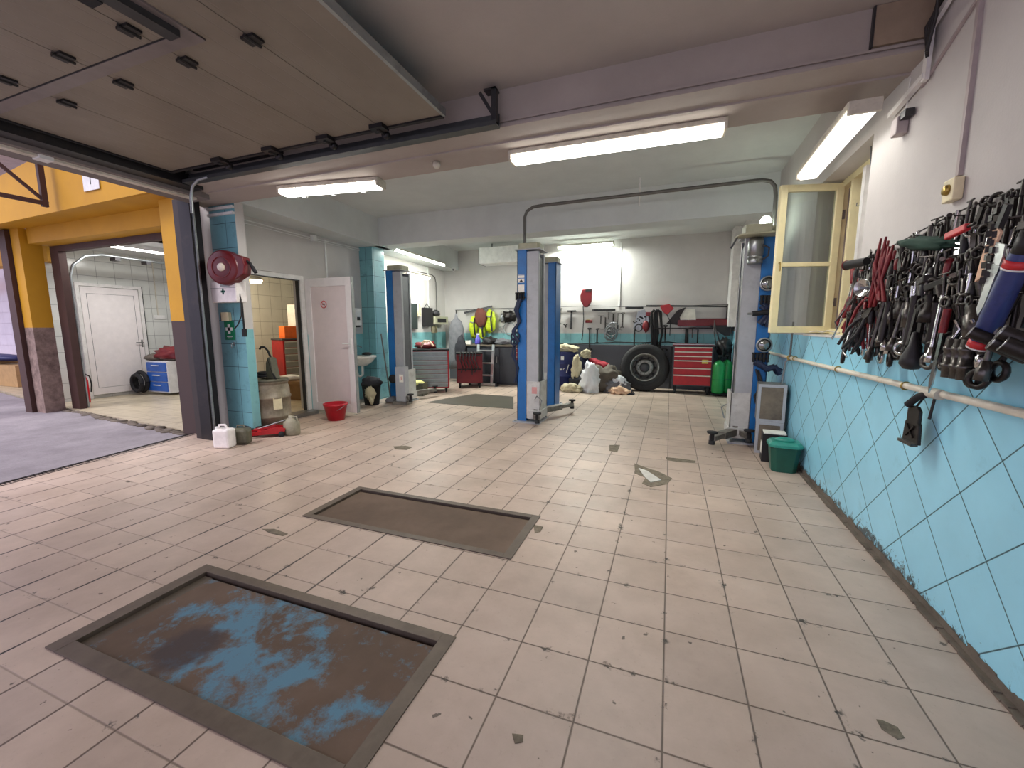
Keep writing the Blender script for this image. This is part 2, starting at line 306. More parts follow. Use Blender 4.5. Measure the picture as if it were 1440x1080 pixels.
def dup(root, loc=None, rot=None, label=None, group=None, scale=None):
    r = root.copy(); COL.objects.link(r)
    for ch in root.children:
        c = ch.copy(); COL.objects.link(c); c.parent = r
        for g in ch.children:
            d = g.copy(); COL.objects.link(d); d.parent = c
    if loc is not None: r.location = loc
    if rot is not None: r.rotation_euler = rot
    if label: r['label'] = label
    if group: r['group'] = group
    if scale: r.scale = scale
    return r
def text(body, size, mat, parent, loc, rot, name='lettering', ext=.0008, align='CENTER'):
    c = bpy.data.curves.new(name, 'FONT'); c.body = body; c.size = size; c.extrude = ext; c.align_x = align; c.align_y = 'CENTER'
    o = bpy.data.objects.new(name, c); COL.objects.link(o); c.materials.append(MAT[mat]); bpy.context.view_layer.update(); dg = bpy.context.evaluated_depsgraph_get(); me = bpy.data.meshes.new_from_object(o.evaluated_get(dg)); bpy.data.objects.remove(o); o = bpy.data.objects.new(name, me); COL.objects.link(o); o.parent = parent; o.location = loc; o.rotation_euler = rot; return o
FRONT = (pi/2, 0, 0)                                   # lettering that reads from the camera's side (faces -Y)
EAST = (pi/2, 0, pi/2)                                 # faces +X
WEST = (pi/2, 0, -pi/2)                                # faces -X
LE = [27, 31, 3, 120, 46, 30, 48, 30]          # lamp powers, W
WCOL = (230, 223, 250); WSTR = 1.5; SUN = 2.3; EXPO = 0.0
# ================================================================== THE SETTING
H1 = (-2.53, -.85, .83, 1.525); H2 = (-2.53, -.845, 2.215, 2.84)
def inner(h, l=.055, r=.055, b=.06, t=.06): return (h[0]+l, h[1]-r, h[2]+b, h[3]-t)
def slab_holes(xs, ys, holes, z0, z1):
    m = MB()
    for i in range(len(xs)-1):
        for j in range(len(ys)-1):
            cx, cy = (xs[i]+xs[i+1])/2, (ys[j]+ys[j+1])/2
            if any(h[0] < cx < h[1] and h[2] < cy < h[3] for h in holes): continue
            m.box(xs[i], xs[i+1], ys[j], ys[j+1], z0, z1)
    return m
def XO(y): return -5.62-.165*(y-1.73)                 # line of the garage opening, slightly skewed
def XW(y): return -5.50-.05*(y-4.0)                   # inner face of the left wall
def XB(y): return -5.0-.06*(y-3.9)                    # room face of the left beam
# floor: main slab with two pits, then the skewed strip on the left
struct(slab_holes([-4.6, H1[0], H1[1], 1.3], [-2.6, H1[2], H1[3], H2[2], H2[3], 10.2], [H1, H2], -.12, 0), 'floor', 'floor')
struct(MB().prism([(-4.6, -2.6), (-4.6, 10.2), (-5.75, 10.2), (-5.62, 5.3), (-5.45, 3.95), (XO(3.6), 3.6), (XO(-2.6), -2.6)], -.12, 0), 'floor', 'floor')
struct(MB().box(-40, -5.2, -14, 14, -.5, -.122), 'ground_outside', 'yard')
struct(MB().prism([(XO(-2.6), -2.6), (XO(3.6)-.0, 3.6), (-6.1, 3.62), (-8.0, 3.86), (-10.2, 4.02), (-16, 4.9), (-30, 6), (-30, -14), (-4, -14)], -.13, -.03), 'ground_yard', 'yard')
m = MB(); r2 = random.Random(3)                       # broken concrete lip of the next bay
pts = [(-6.1, 3.62), (-10.2, 4.02)]
for i in range(46):
    t = i/45; x = -6.15+(-10.1+6.15)*t+r2.uniform(-.03, .03); y = 3.6+.41*t+r2.uniform(-.05, .03)
    m.blob((x, y, -.035+r2.uniform(0, .01)), (r2.uniform(.05, .14), r2.uniform(.03, .09), r2.uniform(.015, .035)), i, .5, 2.4, 1, False)
o = m.build('trim_1', 'cement'); o['kind'] = 'structure'
struct(MB().prism([(-5.95, 3.66), (-10.3, 4.05), (-16, 4.95), (-16, 6.0), (-10.9, 6.2), (-10.9, 7.2), (-8.72, 7.2), (-8.72, 6.0), (-6.0, 4.14)], -.12, -.005), 'floor', 'bay_floor')
# right wall with the window opening
WY0, WY1, WZ0, WZ1 = 3.80, 4.98, 1.33, 2.74
m = MB(); m.box(1.27, 1.62, -2.6, WY0, 0, 3.6); m.box(1.27, 1.62, WY1, 10.4, 0, 3.6); m.box(1.27, 1.62, WY0, WY1, 0, WZ0-.0); m.box(1.27, 1.62, WY0, WY1, WZ1, 3.6)
struct(m, 'wall_right', 'plaster')
m = MB(); m.box(1.262, 1.27, -2.6, 10.19, .03, 1.325); struct(m, 'trim_2', 'blue_diag', 'blue tiles laid diagonally on the lower wall')
m = MB(); r2 = random.Random(5); y = -.5               # mortar line where the blue tiles were torn off
while y < 7.5:
    dy = r2.uniform(.02, .07); w = .03+.012*noise.noise(V3((y*3, 0, 0))); h = .035+.03*abs(noise.noise(V3((y*6, 3, 0))))+.02*r2.random()
    m.box(1.262-w-.008*r2.random(), 1.266, y, y+dy, 0, .008+.006*r2.random()); m.box(1.2575, 1.264, y, y+dy, 0, h); y += dy
struct(m, 'baseboard_right', 'cement')
# far wall, rear part of the left wall
struct(MB().box(-5.95, 1.62, 10.2, 10.5, 0, 3.6), 'wall_back', 'plaster')
struct(MB().box(-5.7, 1.27, 10.192, 10.2, 1.0, 1.27), 'trim_4', 'dado_teal'); struct(MB().box(-5.7, 1.27, 10.19, 10.2, 0, .99), 'trim_5', 'dado_grey')
m = MB()
for x in [i*.3-5.6 for i in range(23)]: m.box(x, x+.003, 10.189, 10.1925, .99, 1.27)
struct(m, 'trim_6', 'dark_steel')
DY0, DY1, DZ = 4.22, 5.22, 2.2                          # doorway in the left wall
m = MB()
def wseg(y0, y1, z0, z1, d=.22, off=0.):
    m.prism([(XW(y0)+off, y0), (XW(y1)+off, y1), (XW(y1)-d, y1), (XW(y0)-d, y0)], z0, z1)
wseg(3.78, DY0, 0, 3.6); wseg(DY1, 10.4, 0, 3.6); wseg(DY0, DY1, DZ+.03, 3.6)
struct(m, 'wall_left', 'plaster')
m = MB(); wseg(3.87, DY0, .02, 1.39, .004, .004); wseg(DY1+.02, 10.19, .02, 1.3, .004, .004); struct(m, 'trim_7', 'dado_teal')
# ceilings and beams
struct(MB().box(-5.4, 1.27, -2.6, 3.2, 3.18, 3.6), 'ceiling', 'ceil')
struct(MB().box(-6.3, 1.27, 3.6, 10.2, 3.43, 3.6), 'ceiling', 'ceil2')
struct(MB().prism([(-5.42, 3.15), (1.27, 3.15), (1.27, 3.75), (-5.55, 3.75)], 2.905, 3.43), 'beam_front', 'beam')
struct(MB().box(-5.3, 1.27, 6.65, 7.05, 2.93, 3.43), 'beam_rear', 'ceil2')
struct(MB().prism([(XB(3.75), 3.75), (XB(10.2), 10.2), (-5.9, 10.2), (-5.6, 3.75)], 2.93, 3.43), 'beam_left', 'ceil2')
m = MB()                                               # cornice strips along the front beam
m.box(-5.0, 1.27, 3.128, 3.15, 2.905, 2.925); m.box(-5.0, 1.27, 3.135, 3.15, 2.945, 2.958)
struct(m, 'trim_8', 'beam')
struct(MB().box(-5.0, 1.27, 3.36, 3.40, 2.892, 2.905), 'trim_9', 'beam')
# pilaster and column in blue tile
struct(MB().box(-5.47, -5.02, 3.755, 3.87, 0, 2.93), 'pilaster', 'blue_tile_x')
struct(MB().box(-5.02, -5.015, 3.757, 3.87, 1.39, 2.93), 'trim_10', 'plaster'); struct(MB().box(-5.02, -5.015, 3.757, 3.87, 0, 1.39), 'trim_13', 'dado_teal')
struct(MB().box(-5.66, -5.335, 6.65, 7.0, 0, 2.93), 'column', 'blue_tile_x')
struct(MB().box(-5.335, -5.33, 6.652, 7.0, 0, 2.93), 'trim_11', 'blue_tile_y')
# white down-duct in the far right corner
o = MB().box(1.13, 1.262, 9.75, 10.18, 1.42, 3.43).build('boxed_duct', 'white_paint', bevel=.004); tag(o, 'white boxed duct running down the far right corner to the tool shelf', 'duct')
# room seen through the doorway
struct(MB().box(-8.8, -8.7, 5.9, 9.2, 0, 3.2), 'wall_room', 'white_tile_y')
struct(MB().box(-8.7, -5.95, 9.1, 9.2, 0, 3.2), 'wall_room', 'white_tile_x')
struct(MB().prism([(-5.72, 4.0), (-5.74, 4.12), (-8.72, 6.05), (-8.8, 5.95)], 0, 3.2), 'wall_room', 'white_tile_y')
struct(MB().box(-8.8, -5.6, 3.9, 9.2, 2.95, 3.2), 'ceiling', 'ceil2')
struct(MB().prism([(-5.55, 4.2), (-5.55, 5.3), (-5.95, 9.1), (-8.7, 9.1), (-8.7, 6.0), (-5.8, 4.1)], -.1, .06), 'floor', 'bay_floor')
struct(MB().box(-5.62, -5.40, 4.24, 5.22, 0, .062), 'threshold', 'steel')
# door_1: white plastic door swung into the workshop, with its frame
d = bpy.data.objects.new('door_1', None); COL.objects.link(d); d.location = (-5.60, 5.22, 0); d['kind'] = 'structure'
d['label'] = 'white plastic door standing open into the workshop'
m = MB(); rect(m, -1.0, 0, 0, DZ+.03, .07, -.03, .05, 'y', wb=0); m.build('door_frame', 'white_paint', d)
m = MB(); m.box(.02, .06, -.93, -.085, DZ-.055, DZ-.04); m.box(-.04, .02, -.085, -.07, 0, DZ-.04); m.build('gasket', 'dark_steel', d)
lf = MB(); L = .93; a0 = .03; z0 = .05; z1 = 2.19; t0 = .03
rect(lf, a0, a0+L, z0, z1, .11, t0, t0+.06, wt=.13, wb=.13)
leaf = lf.build('door_leaf', 'upvc', d, bevel=.003)
MB().box(a0+.09, a0+L-.09, t0+.018, t0+.042, z0+.11, z1-.11).build('door_panel', M('upvc_panel', (228, 214, 212), .16, var=.03, coat=.3), d)
m = MB()
for s in (.012, .047):
    m.box(a0+.098, a0+.104, t0+s-.002, t0+s+.002, z0+.12, z1-.12); m.box(a0+L-.104, a0+L-.098, t0+s-.002, t0+s+.002, z0+.12, z1-.12); m.box(a0+.1, a0+L-.1, t0+s-.002, t0+s+.002, z0+.116, z0+.122); m.box(a0+.1, a0+L-.1, t0+s-.002, t0+s+.002, z1-.122, z1-.116)
m.build('panel_seal', 'dark_steel', d)
MB().box(a0+L, a0+L+.012, t0+.0, t0+.055, z0, z1).build('edge_strip', 'cab_grey', d)
m = MB(); m.box(a0+L-.065, a0+L-.035, t0-.012, t0, 1.0, 1.24); m.tube([(a0+L-.05, t0-.012, 1.16), (a0+L-.05, t0-.05, 1.16), (a0+L-.17, t0-.055, 1.16)], .009, 8); m.build('door_handle', 'white_plastic', d)
m = MB(); m.ring((a0+.36, t0+.0165, 1.78), .055, .006, 'y', 24, 6); m.bar((a0+.325, t0+.0165, 1.815), (a0+.395, t0+.0165, 1.745), .004, .01, (0, 1, 0)); sg = m.build('no_smoking_sign', 'ext_red', d)
MB().box(a0+.335, a0+.385, t0+.0145, t0+.017, 1.775, 1.785).build('cigarette', 'rubber', sg)
# window_1: opening with cream frames, open casement
w = bpy.data.objects.new('window_1', None); COL.objects.link(w); w['kind'] = 'structure'; w['label'] = 'cream painted window standing open in the right wall'
m = MB(); fx = 1.43
rect(m, WY0, WY1, WZ0, WZ1, .06, fx, fx+.07, 'y'); m.box(fx, fx+.07, 4.62, 4.66, WZ0+.06, WZ1-.06); m.build('window_frame', 'cream_paint', w, bevel=.003)
m = MB(); m.box(fx+.0, fx+.06, 4.24, 4.40, WZ0+.06, WZ1-.06); m.box(fx-.03, fx, 4.27, 4.33, WZ0+.06, WZ1-.06); m.box(fx+.02, fx+.07, 4.40, 4.46, WZ0+.06, WZ1-.06); m.build('white_mullion', 'white_paint', w); m = MB()
rect(m, WY0+.06, 4.36, WZ0+.06, WZ1-.06, .05, fx+.07, fx+.10, 'y'); m.build('outer_sash', 'white_paint', w)
MB().box(fx+.083, fx+.087, WY0+.11, 4.31, WZ0+.11, WZ1-.11).build('window_pane', 'glass', w)
MB().box(1.255, 1.62, WY0, WY1, WZ0-.012, WZ0+.006).build('window_sill', 'white_paint', w)
m = MB()
for z in (1.6, 1.9, 2.4): m.tube([(fx, 4.39, z), (fx-.03, 4.39, z), (fx-.035, 4.37, z+.02)], .004, 6)
m.build('hook', 'steel', w)
struct(MB().box(1.75, 1.8, 3.2, 5.6, .9, 3.2), 'wall_outside', 'pinkish')
cs = bpy.data.objects.new('casement', None); COL.objects.link(cs); cs.parent = w; cs.location = (1.437, 4.86, 1.35)
ang = math.atan2(4.73-4.87, .905-1.437); cs.rotation_euler = (0, 0, ang)
LW, LH = .55, 1.365
m = MB()
rect(m, 0, LW, 0, LH, .062, -.022, .022); m.box(.062, LW-.062, -.022, .022, .625, .665)
cf = m.build('casement_frame', 'cream_paint', cs, bevel=.004)
for i, (a, b) in enumerate(((.065, .625), (.665, LH-.065))):
    MB().box(.062, LW-.062, -.003, .003, a, b).build('glass_pane', 'glass', cs)
m = MB(); m.box(-.03, 0, -.01, .012, .25, .33); m.box(-.03, 0, -.01, .012, 1.05, 1.13); m.build('hinge', 'steel', cs)
m = MB(); m.tube([(LW-.03, .022, .66), (LW-.03, .05, .66), (LW-.03, .052, .58)], .006, 6); m.build('latch', 'brass', cs)
# far bay across the yard
struct(MB().box(-11.0, -10.9, 4.1, 7.2, -.1, 3.0), 'wall_bay', 'white_tile_y')
struct(MB().box(-10.9, -8.72, 7.1, 7.2, -.1, 3.0), 'wall_bay', 'white_tile_x')
struct(MB().box(-11.0, -6.1, 4.0, 7.2, 2.95, 3.0), 'ceiling', 'ceil2')
struct(MB().prism([(-6.0, 3.95), (-6.02, 4.12), (-8.74, 6.02), (-8.84, 5.88)], -.1, 3.0), 'wall_bay', 'white_tile_x')
struct(MB().box(-9.9, -6.2, 3.8, 4.05, 2.78, 3.10), 'beam_yellow', 'yellow')
struct(MB().prism([(-14, 3.42), (-5.9, 3.42), (-5.9, 3.8), (-14, 3.8)], 3.02, 3.10), 'trim_12', 'yellow')
struct(MB().prism([(-12.5, 2.92), (-5.95, 3.03), (-5.95, 3.9), (-6.9, 3.9), (-12.5, 3.25)], 3.38, 3.44, 1), 'gable_wall', 'yellow')
m = MB(); m.box(-10.2, -9.94, 3.72, 3.98, 1.42, 3.02); struct(m, 'post_yellow', 'yellow')
m = MB(); m.box(-10.2, -9.94, 3.72, 3.98, -.1, 1.42); struct(m, 'post_brown', M('stained_plaster', (150, 128, 118), .8, dirt=(84, 66, 60), dirt_at=.5, dscale=6))
struct(MB().box(-10.42, -10.21, 3.66, 3.9, -.1, 3.0), 'post_dark', 'brown_steel')
m = MB(); m.box(-9.9, -9.66, 4.05, 4.15, -.06, 2.69); m.box(-9.9, -6.2, 4.05, 4.15, 2.69, 2.79); struct(m, 'frame_bay', 'brown_steel')
struct(MB().box(-6.16, -5.70, 3.6, 3.85, 1.5, 3.03), 'post_yellow', 'yellow'); struct(MB().box(-6.16, -5.70, 3.6, 3.85, -.1, 1.5), 'post_brown', 'brown_paint')
struct(MB().box(-26, -11.0, 5.9, 6.0, -.1, 3.2), 'wall_far', 'pink_tile'); struct(MB().box(-26, -10.62, 4.3, 4.5, 2.62, 3.0), 'beam_far', 'yellow')
struct(MB().prism([(-40, 2.2), (-6.0, 4.4), (-6.0, 4.5), (-40, 2.3)], 3.3, 3.36, 1) if 0 else MB().box(-20, -6.2, 3.1, 8.5, 4.1, 4.15), 'roof_sheet', M('pale_sheet', (225, 214, 214), .6))
# door_2: white metal door in the far bay
d = bpy.data.objects.new('door_2', None); COL.objects.link(d); d.location = (-10.9, 4.72, 0); d['kind'] = 'structure'; d['label'] = 'white metal door in the tiled bay across the yard'
m = rect(MB(), 0, 1.1, 0, 2.3, .06, 0, .05, 'y', wb=0); m.build('door_frame', 'white_paint', d)
MB().box(.005, .04, .07, 1.03, .07, 2.23).build('door_leaf', 'upvc', d); m = MB()
for q in ((.16, .165, .2, 2.1), (.94, .945, .2, 2.1)): m.box(.04, .0425, q[0], q[1], q[2], q[3])
m.box(.04, .0425, .16, .945, 2.095, 2.1); m.box(.04, .0425, .16, .945, .2, .205); m.box(.0, .055, 1.10, 1.112, 0, 2.3); m.build('groove', 'dark_steel', d)
m = MB(); m.tube([(.04, 1.0, 1.1), (.09, 1.0, 1.1), (.09, .87, 1.1)], .01, 8); m.box(.04, .045, .985, 1.015, 1.0, 1.16); m.build('door_handle', 'steel', d)
# ------------------------------------------------------------------ pit covers
def pit(name, H, mat, label, strip, inset=(.055, .055, .055, .06), drop=.018):
    I = inner(H, *inset); c = ((H[0]+H[1])/2, (H[2]+H[3])/2)
    t = thing(name, label, 'pit cover', (c[0], c[1], 0))
    m = MB()
    def bx(a, b, y0, y1, z0, z1): m.box(a-c[0], b-c[0], y0-c[1], y1-c[1], z0, z1)
    bx(H[0], I[0], H[2], H[3], -.12, .006); bx(I[1], H[1], H[2], H[3], -.12, .006); bx(I[0], I[1], H[2], I[2], -.12, .006); bx(I[0], I[1], I[3], H[3], -.12, .006)
    m.build('frame', 'frame_brown', t, bevel=.002)
    m = MB(); x0 = I[0]+(.075 if strip else .012); bx(x0, I[1]-.008, I[2]+.006, I[3]-.022, -.12, -drop); m.build('plate', mat, t)
    if strip:
        m = MB(); bx(I[0]+.006, x0-.004, I[2]+.006, I[3]-.01, -.12, -drop-.004); m.build('edge_plate', 'edge_brown', t)
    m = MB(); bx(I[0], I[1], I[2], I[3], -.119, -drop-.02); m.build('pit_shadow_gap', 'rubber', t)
mk('edge_brown', (84, 74, 62), .5, .2); mk('frame_brown', (100, 88, 76), .5, .2, dirt=(84, 72, 62), dirt_at=.55, dscale=8)
pit('inspection_pit_cover', H1, 'plate_blue', 'large steel pit cover with flaking blue paint nearest the camera', True, (.08, .065, .07, .055), .009)
pit('inspection_pit_cover', H2, 'plate_brown', 'smaller plain brown steel pit cover behind the blue one', False, (.06, .06, .05, .05), .008)
tag(MB().prism([(P(x, y, 2, 0).x, P(x, y, 2, 0).y) for x, y in ((626, 561), (668, 554), (722, 558), (722, 575), (668, 571.5), (600, 566))], .0005, .006).build('oil_stained_mat', 'damp_patch'), 'dark grey-brown flat mat on the floor between the two rear lift posts', 'mat')
# broken tile patch
t = thing('broken_floor_patch', 'jagged broken patch in the floor tiles with white mortar, left of the right lift', 'floor damage', (-.08, 4.12, 0))
def fpoly(pts, o): return [(P(x, y, 2, 0).x-o[0], P(x, y, 2, 0).y-o[1]) for x, y in pts]
MB().prism(fpoly([(892, 652), (903, 656), (914, 660), (925, 663), (945, 673), (938, 681), (915, 685), (903, 680), (908, 672), (893, 666)], (-.08, 4.12)), .0006, .004).build('crater', 'broken', t)
m = MB(); m.prism(fpoly([(898, 659), (910, 663), (922, 671), (930, 676), (915, 679), (906, 671)], (-.08, 4.12)), .004, .009); m.build('mortar_chunk', 'mortar', t)
for n_, pts, lab in (('chipped_tile', [(1232, 1012), (1240, 1013), (1262, 1023), (1272, 1038), (1262, 1040), (1240, 1026)], 'chipped hole in a tile showing greenish filler near the bottom right corner'),
                     ('cracked_tile', [(368, 744), (386, 744), (405, 751), (398, 754), (380, 750)], 'black crack in a tile beside the brown pit cover'),
                     ('chipped_tile', [(553, 628), (570, 627), (580, 629), (572, 633), (556, 632)], 'dark oval chip in the tiles left of the front lift post'),
                     ('chipped_tile', [(936, 643), (955, 645), (978, 648), (978, 651), (955, 650), (938, 647)], 'long grey chip along a joint beside the broken patch'),
                     ('chipped_tile', [(750, 738), (764, 741), (760, 748), (752, 750)], 'small splintered chip at the right corner of the brown pit cover'),
                     ('chipped_tile', [(720, 1032), (736, 1034), (735, 1044), (724, 1046)], 'dark round chip in a tile at the bottom centre'),
                     ('chipped_tile', [(857, 626), (872, 626), (868, 636), (857, 634)], 'dark pointed chip beyond the broken patch')):
    c = P(*pts[0], 2, 0); single(MB().prism(fpoly(pts, (c.x, c.y)), .0005, .0022), n_, 'broken', lab, 'floor damage', (c.x, c.y, 0))
# floor drain along the opening
t = thing('drain_channel', 'long black metal drain grate along the garage opening', 'drain', (XO(1.8), 1.8, 0), math.atan(.165))
MB().box(-.055, -.045, -3.8, 1.82, -.03, .003).box(.045, .055, -3.8, 1.82, -.03, .003).build('channel_rim', 'grate', t)
m = MB()
for i in range(160): m.box(-.045, .045, -2.9+i*.0295, -2.9+i*.0295+.012, -.02, 0)
m.build('grating', 'grate', t)
# ================================================================== OVERHEAD DOOR AND FITTINGS
DZ0 = 2.945
t = thing('sectional_garage_door', 'big white sectional garage door raised flat under the ceiling', 'garage door', (-1.63, 3.0, DZ0), 0)
xs = [0, -.54, -1.07, -1.68, -2.32, -3.06]
for i in range(5): MB().box(xs[i]-.003, xs[i+1]+.003, -5.4, -.12, 0, .042).build('door_section', 'panel', t)
m = MB(); m.box(-3.09, -3.06, -5.4, -.08, -.01, .045); m.build('bottom_seal', 'rubber', t)
m = MB(); m.box(-.003, .02, -5.4, -.1, -.006, .048); m.build('top_edge', 'galv', t)
m = MB(); m.box(-3.06, 0, -.12, -.09, -.012, .05); m.build('side_cap', 'black_metal', t)
wyx = 1.64-3.0
m = MB(); m.box(-3.0, -.78, wyx+.004, wyx+.085, -.005, 0); m.box(-.92, -.78, wyx-1.3, wyx+.085, -.01, 0); m.build('wicket_frame', M('wicket_alu', (124, 114, 112), .4, .2), t)
m = MB(); m.box(-3.0, -.92, wyx-.004, wyx+.004, -.002, .001); m.build('wicket_joint', 'rubber', t)
m = MB(); m.box(-.90, -.82, wyx-1.25, wyx-.02, -.045, -.01); m.build('door_closer', 'dark_steel', t); m = MB(); m.box(-.98, -.9, wyx-.9, wyx-.3, -.05, -.01); m.build('lock_case', 'rubber', t)
for x in xs[1:5]:
    for yy in (wyx-.11, wyx+.17):
        if x > -.8 and yy < wyx: continue
        m = MB(); m.box(x-.045, x+.045, yy-.035, yy+.035, -.014, 0); m.cyl((x, yy-.05, -.014), (x, yy+.05, -.014), .009, n=8); m.build('hinge', 'black_metal', t)
    m = MB(); m.box(x-.06, x+.06, -.19, -.10, -.03, 0); m.cyl((x, -.16, -.03), (x, -.03, -.03), .012, n=8); m.lathe([(.0, -.02), (.03, -.02), (.03, .02), (0, .02)], 12, (x, -.06, -.03), 'y'); m.build('roller_bracket', 'black_metal', t)
# horizontal track, and its drop to the floor along the post
t = thing('garage_door_track', 'galvanised overhead track carrying the garage door along the front beam', 'door track', (-5.3, 3.04, 2.89))
mk('galv_dark', (84, 86, 86), .45, .6)
m = MB(); m.box(.55, 4.04, -.02, .05, -.012, 0); m.box(.55, 4.04, .04, .05, 0, .09); m.box(.55, 4.04, -.03, -.02, -.012, .02); m.build('rail', 'galv_dark', t)
m = MB(); m.tube([(.95, -.03, .0), (.80, -.03, -.01), (.71, -.03, -.06), (.67, -.03, -.16), (.665, -.03, -.32)], .014, 8); m.build('curved_rail', 'galv', t)
m = MB(); m.box(4.0, 4.035, -.02, .03, .02, .25); m.box(3.94, 4.035, -.02, .06, .235, .248); m.bar((3.9, 0, .24), (4.02, 0, .05), .025, .004, (0, 1, 0)); m.build('hanger_bracket', 'dark_steel', t)
m = MB(); m.box(.7, 1.9, .0, .03, .10, .13); m.build('stiffener', 'black_metal', t)
# lintel and post of the opening
t = thing('opening_frame', 'black steel post and lintel framing the garage opening', 'door frame', (-5.5, 3.5, 0))
m = MB(); m.box(-.04, .16, -.06, .06, 0, 2.93); m.build('post', 'black_metal', t)
mk('post_brown2', (50, 42, 40), .6, dirt=(44, 38, 36), dirt_at=.5)
m = MB(); m.box(-.15, -.04, -.05, .10, 0, 2.93); m.build('post_cladding', 'post_brown2', t)
m = MB(); m.box(.16, .185, -.04, -.02, 0, 2.86); m.build('guide_strip', 'galv', t)
def skew(y0, y1, xo0, xo1, z0, z1):
    mm = MB(); a, b = XD(y0)+5.5, XD(y1)+5.5
    mm.prism([(a+xo0, y0-3.5), (b+xo0, y1-3.5), (b+xo1, y1-3.5), (a+xo1, y0-3.5)], z0, z1); return mm
MB().box(.60, .76, -6, -.28, -.6+3.47, 2.985).build('lintel_rail', 'black_metal', t); MB().box(.0, .60, -6, -.14, 2.93, 3.10).build('head_plate', 'black_metal', t)
mk('grey_lintel', (120, 112, 108), .7)
MB().box(.22, .58, -6, -.10, 2.84, 2.93).build('lintel', 'grey_lintel', t)
MB().box(.45, .52, -6, -1.45, 2.82, 2.85).build('cable_trunk', 'old_plastic', t)
MB().box(.45, .52, -1.36, -.2, 2.82, 2.85).build('cable_trunk', 'old_plastic', t)
MB().box(.43, .54, -1.45, -1.36, 2.81, 2.84).build('junction_box', 'white_plastic', t)
# steel truss over the yard
t = thing('roof_truss', 'dark brown steel truss under the yard canopy', 'truss', (-7.95, 3.3, 3.05))
m = MB(); m.box(-.03, .03, -.06, .0, -.02, 1.0); m.build('upright', 'brown_steel', t)
m = MB(); m.box(-.025, .025, -4, 0, 0, .05); m.build('bottom_chord', 'brown_steel', t)
m = MB(); m.box(-.025, .025, -4, 0, .52, .57); m.build('top_chord', 'brown_steel', t)
for a in (0, -1.1, -2.2):
    m = MB(); m.bar((0, a, .03), (0, a-.55, .54), .035, .035, (1, 0, 0)); m.bar((0, a-.55, .54), (0, a-1.1, .03), .035, .035, (1, 0, 0)); m.build('diagonal', 'brown_steel', t)
t = thing('number_sign', 'small white sign reading 1 on the yellow gable', 'sign', (-7.05, 3.37, 3.28))
MB().box(-.17, .17, -.006, 0, -.11, .11).build('plate', 'white_plastic', t); text('1', .13, 'rubber', t, (0, -.008, 0), FRONT)
# bay across the yard: its own track, cabinet, bits
t = thing('bay_door_track', 'bright curved door rail inside the bay across the yard', 'door track', (-10.0, 4.2, 0))
m = MB(); m.tube([(.25, .0, 0), (.25, 0, 2.3), (.24, .06, 2.5), (.22, .25, 2.68), (.2, .5, 2.74), (.1, 2.8, 2.74)], .022, 8); m.build('rail', 'galv', t)
m = MB()
for y in (.7, 1.2, 1.7, 2.2): m.box(.1, .28, y-.04, y+.04, 2.66, 2.72)
m.build('roller', 'black_metal', t)
t = thing('tube_lamp', 'glowing tube lamp under the ceiling of the bay across the yard', 'lamp', (-9.4, 5.0, 2.9))
MB().box(-.08, .08, -.6, .6, -.03, .05).build('housing', 'white_plastic', t); MB().box(-.06, .06, -.58, .58, -.05, -.03).build('diffuser', 'tube', t)
t = thing('drawer_cabinet', 'low blue drawer cabinet in the bay across the yard', 'cabinet', (-10.15, 5.78, 0), 0)
MB().box(-.35, .35, -.22, .35, .05, .72).build('body', 'white_plastic', t)
for i in range(3):
    f = MB().box(-.31, .31, -.245, -.22, .08+i*.21, .27+i*.21).build('drawer', 'blue_cab', t); MB().box(-.12, .12, -.262, -.245, .20+i*.21, .215+i*.21).build('handle', 'white_plastic', f)
single(MB().blob((0, 0, .12), (.42, .25, .17), 4, .5, 3, 3), 'rag_heap', 'dark_red', 'heap of dark red and brown rags on the blue drawer cabinet', 'rags', (-10.1, 5.85, .72))
single(MB().blob((0, 0, .05), (.2, .15, .09), 9, .5, 3, 2), 'bag', 'brown_cloth', 'brown bag slumped left on the blue drawer cabinet', 'bag', (-10.45, 5.7, .72))
m = MB(); m.ring((0, 0, .27), .2, .045, 'y', 20, 8); m.ring((.03, -.1, .25), .17, .04, 'y', 20, 8); single(m, 'hose_coil', 'rubber', 'black coiled hose leaning left of the blue cabinet', 'hose', (-10.62, 5.5, 0))
t = thing('fire_extinguisher', 'red fire extinguisher at the left edge of the far bay', 'fire extinguisher', (-10.4, 4.45, 0), .3)
MB().lathe([(.0, .0), (.07, .0), (.075, .02), (.075, .42), (.05, .5), (.02, .53), (0, .54)], 20).build('cylinder', 'ext_red', t)
m = MB(); m.box(-.02, .02, -.02, .05, .53, .58); m.bar((0, 0, .58), (.02, -.12, .62), .02, .008); m.build('valve', 'rubber', t)
MB().tube([(0, .04, .55), (.06, .08, .5), (.09, .07, .35), (.085, .05, .2)], .012, 8).build('hose', 'rubber', t)
m = MB(); m.box(0, .025, 0, .22, 0, .08); tag(m.build('wall_socket', 'white_plastic'), 'white double socket on the tiles beside the far door', 'socket').location = (-10.9, 6.02, 1.62)
c = P(218, 380, 0, -10.88); m = MB(); m.box(0, .012, 0, .02, 0, 1.2); tag(m.build('cable_duct', 'old_plastic'), 'thin cable duct running down to the white double socket', 'duct').location = (-10.9, 6.1, 1.7)
for i, (x, y, s, lab) in enumerate(((-16.4, 5.3, .8, 'large brown cardboard box at the far left under blue sheets'), (-15.3, 5.35, .7, 'pale cardboard box right of the large brown one'))):
    t = thing('cardboard_box', lab, 'box', (x, y, 0)); MB().box(-.6, .6, -.25, .25, 0, s*.75).build('body', 'card', t); MB().box(-.6, .6, -.03, .03, s*.75, s*.75+.003).build('tape', 'beige', t)
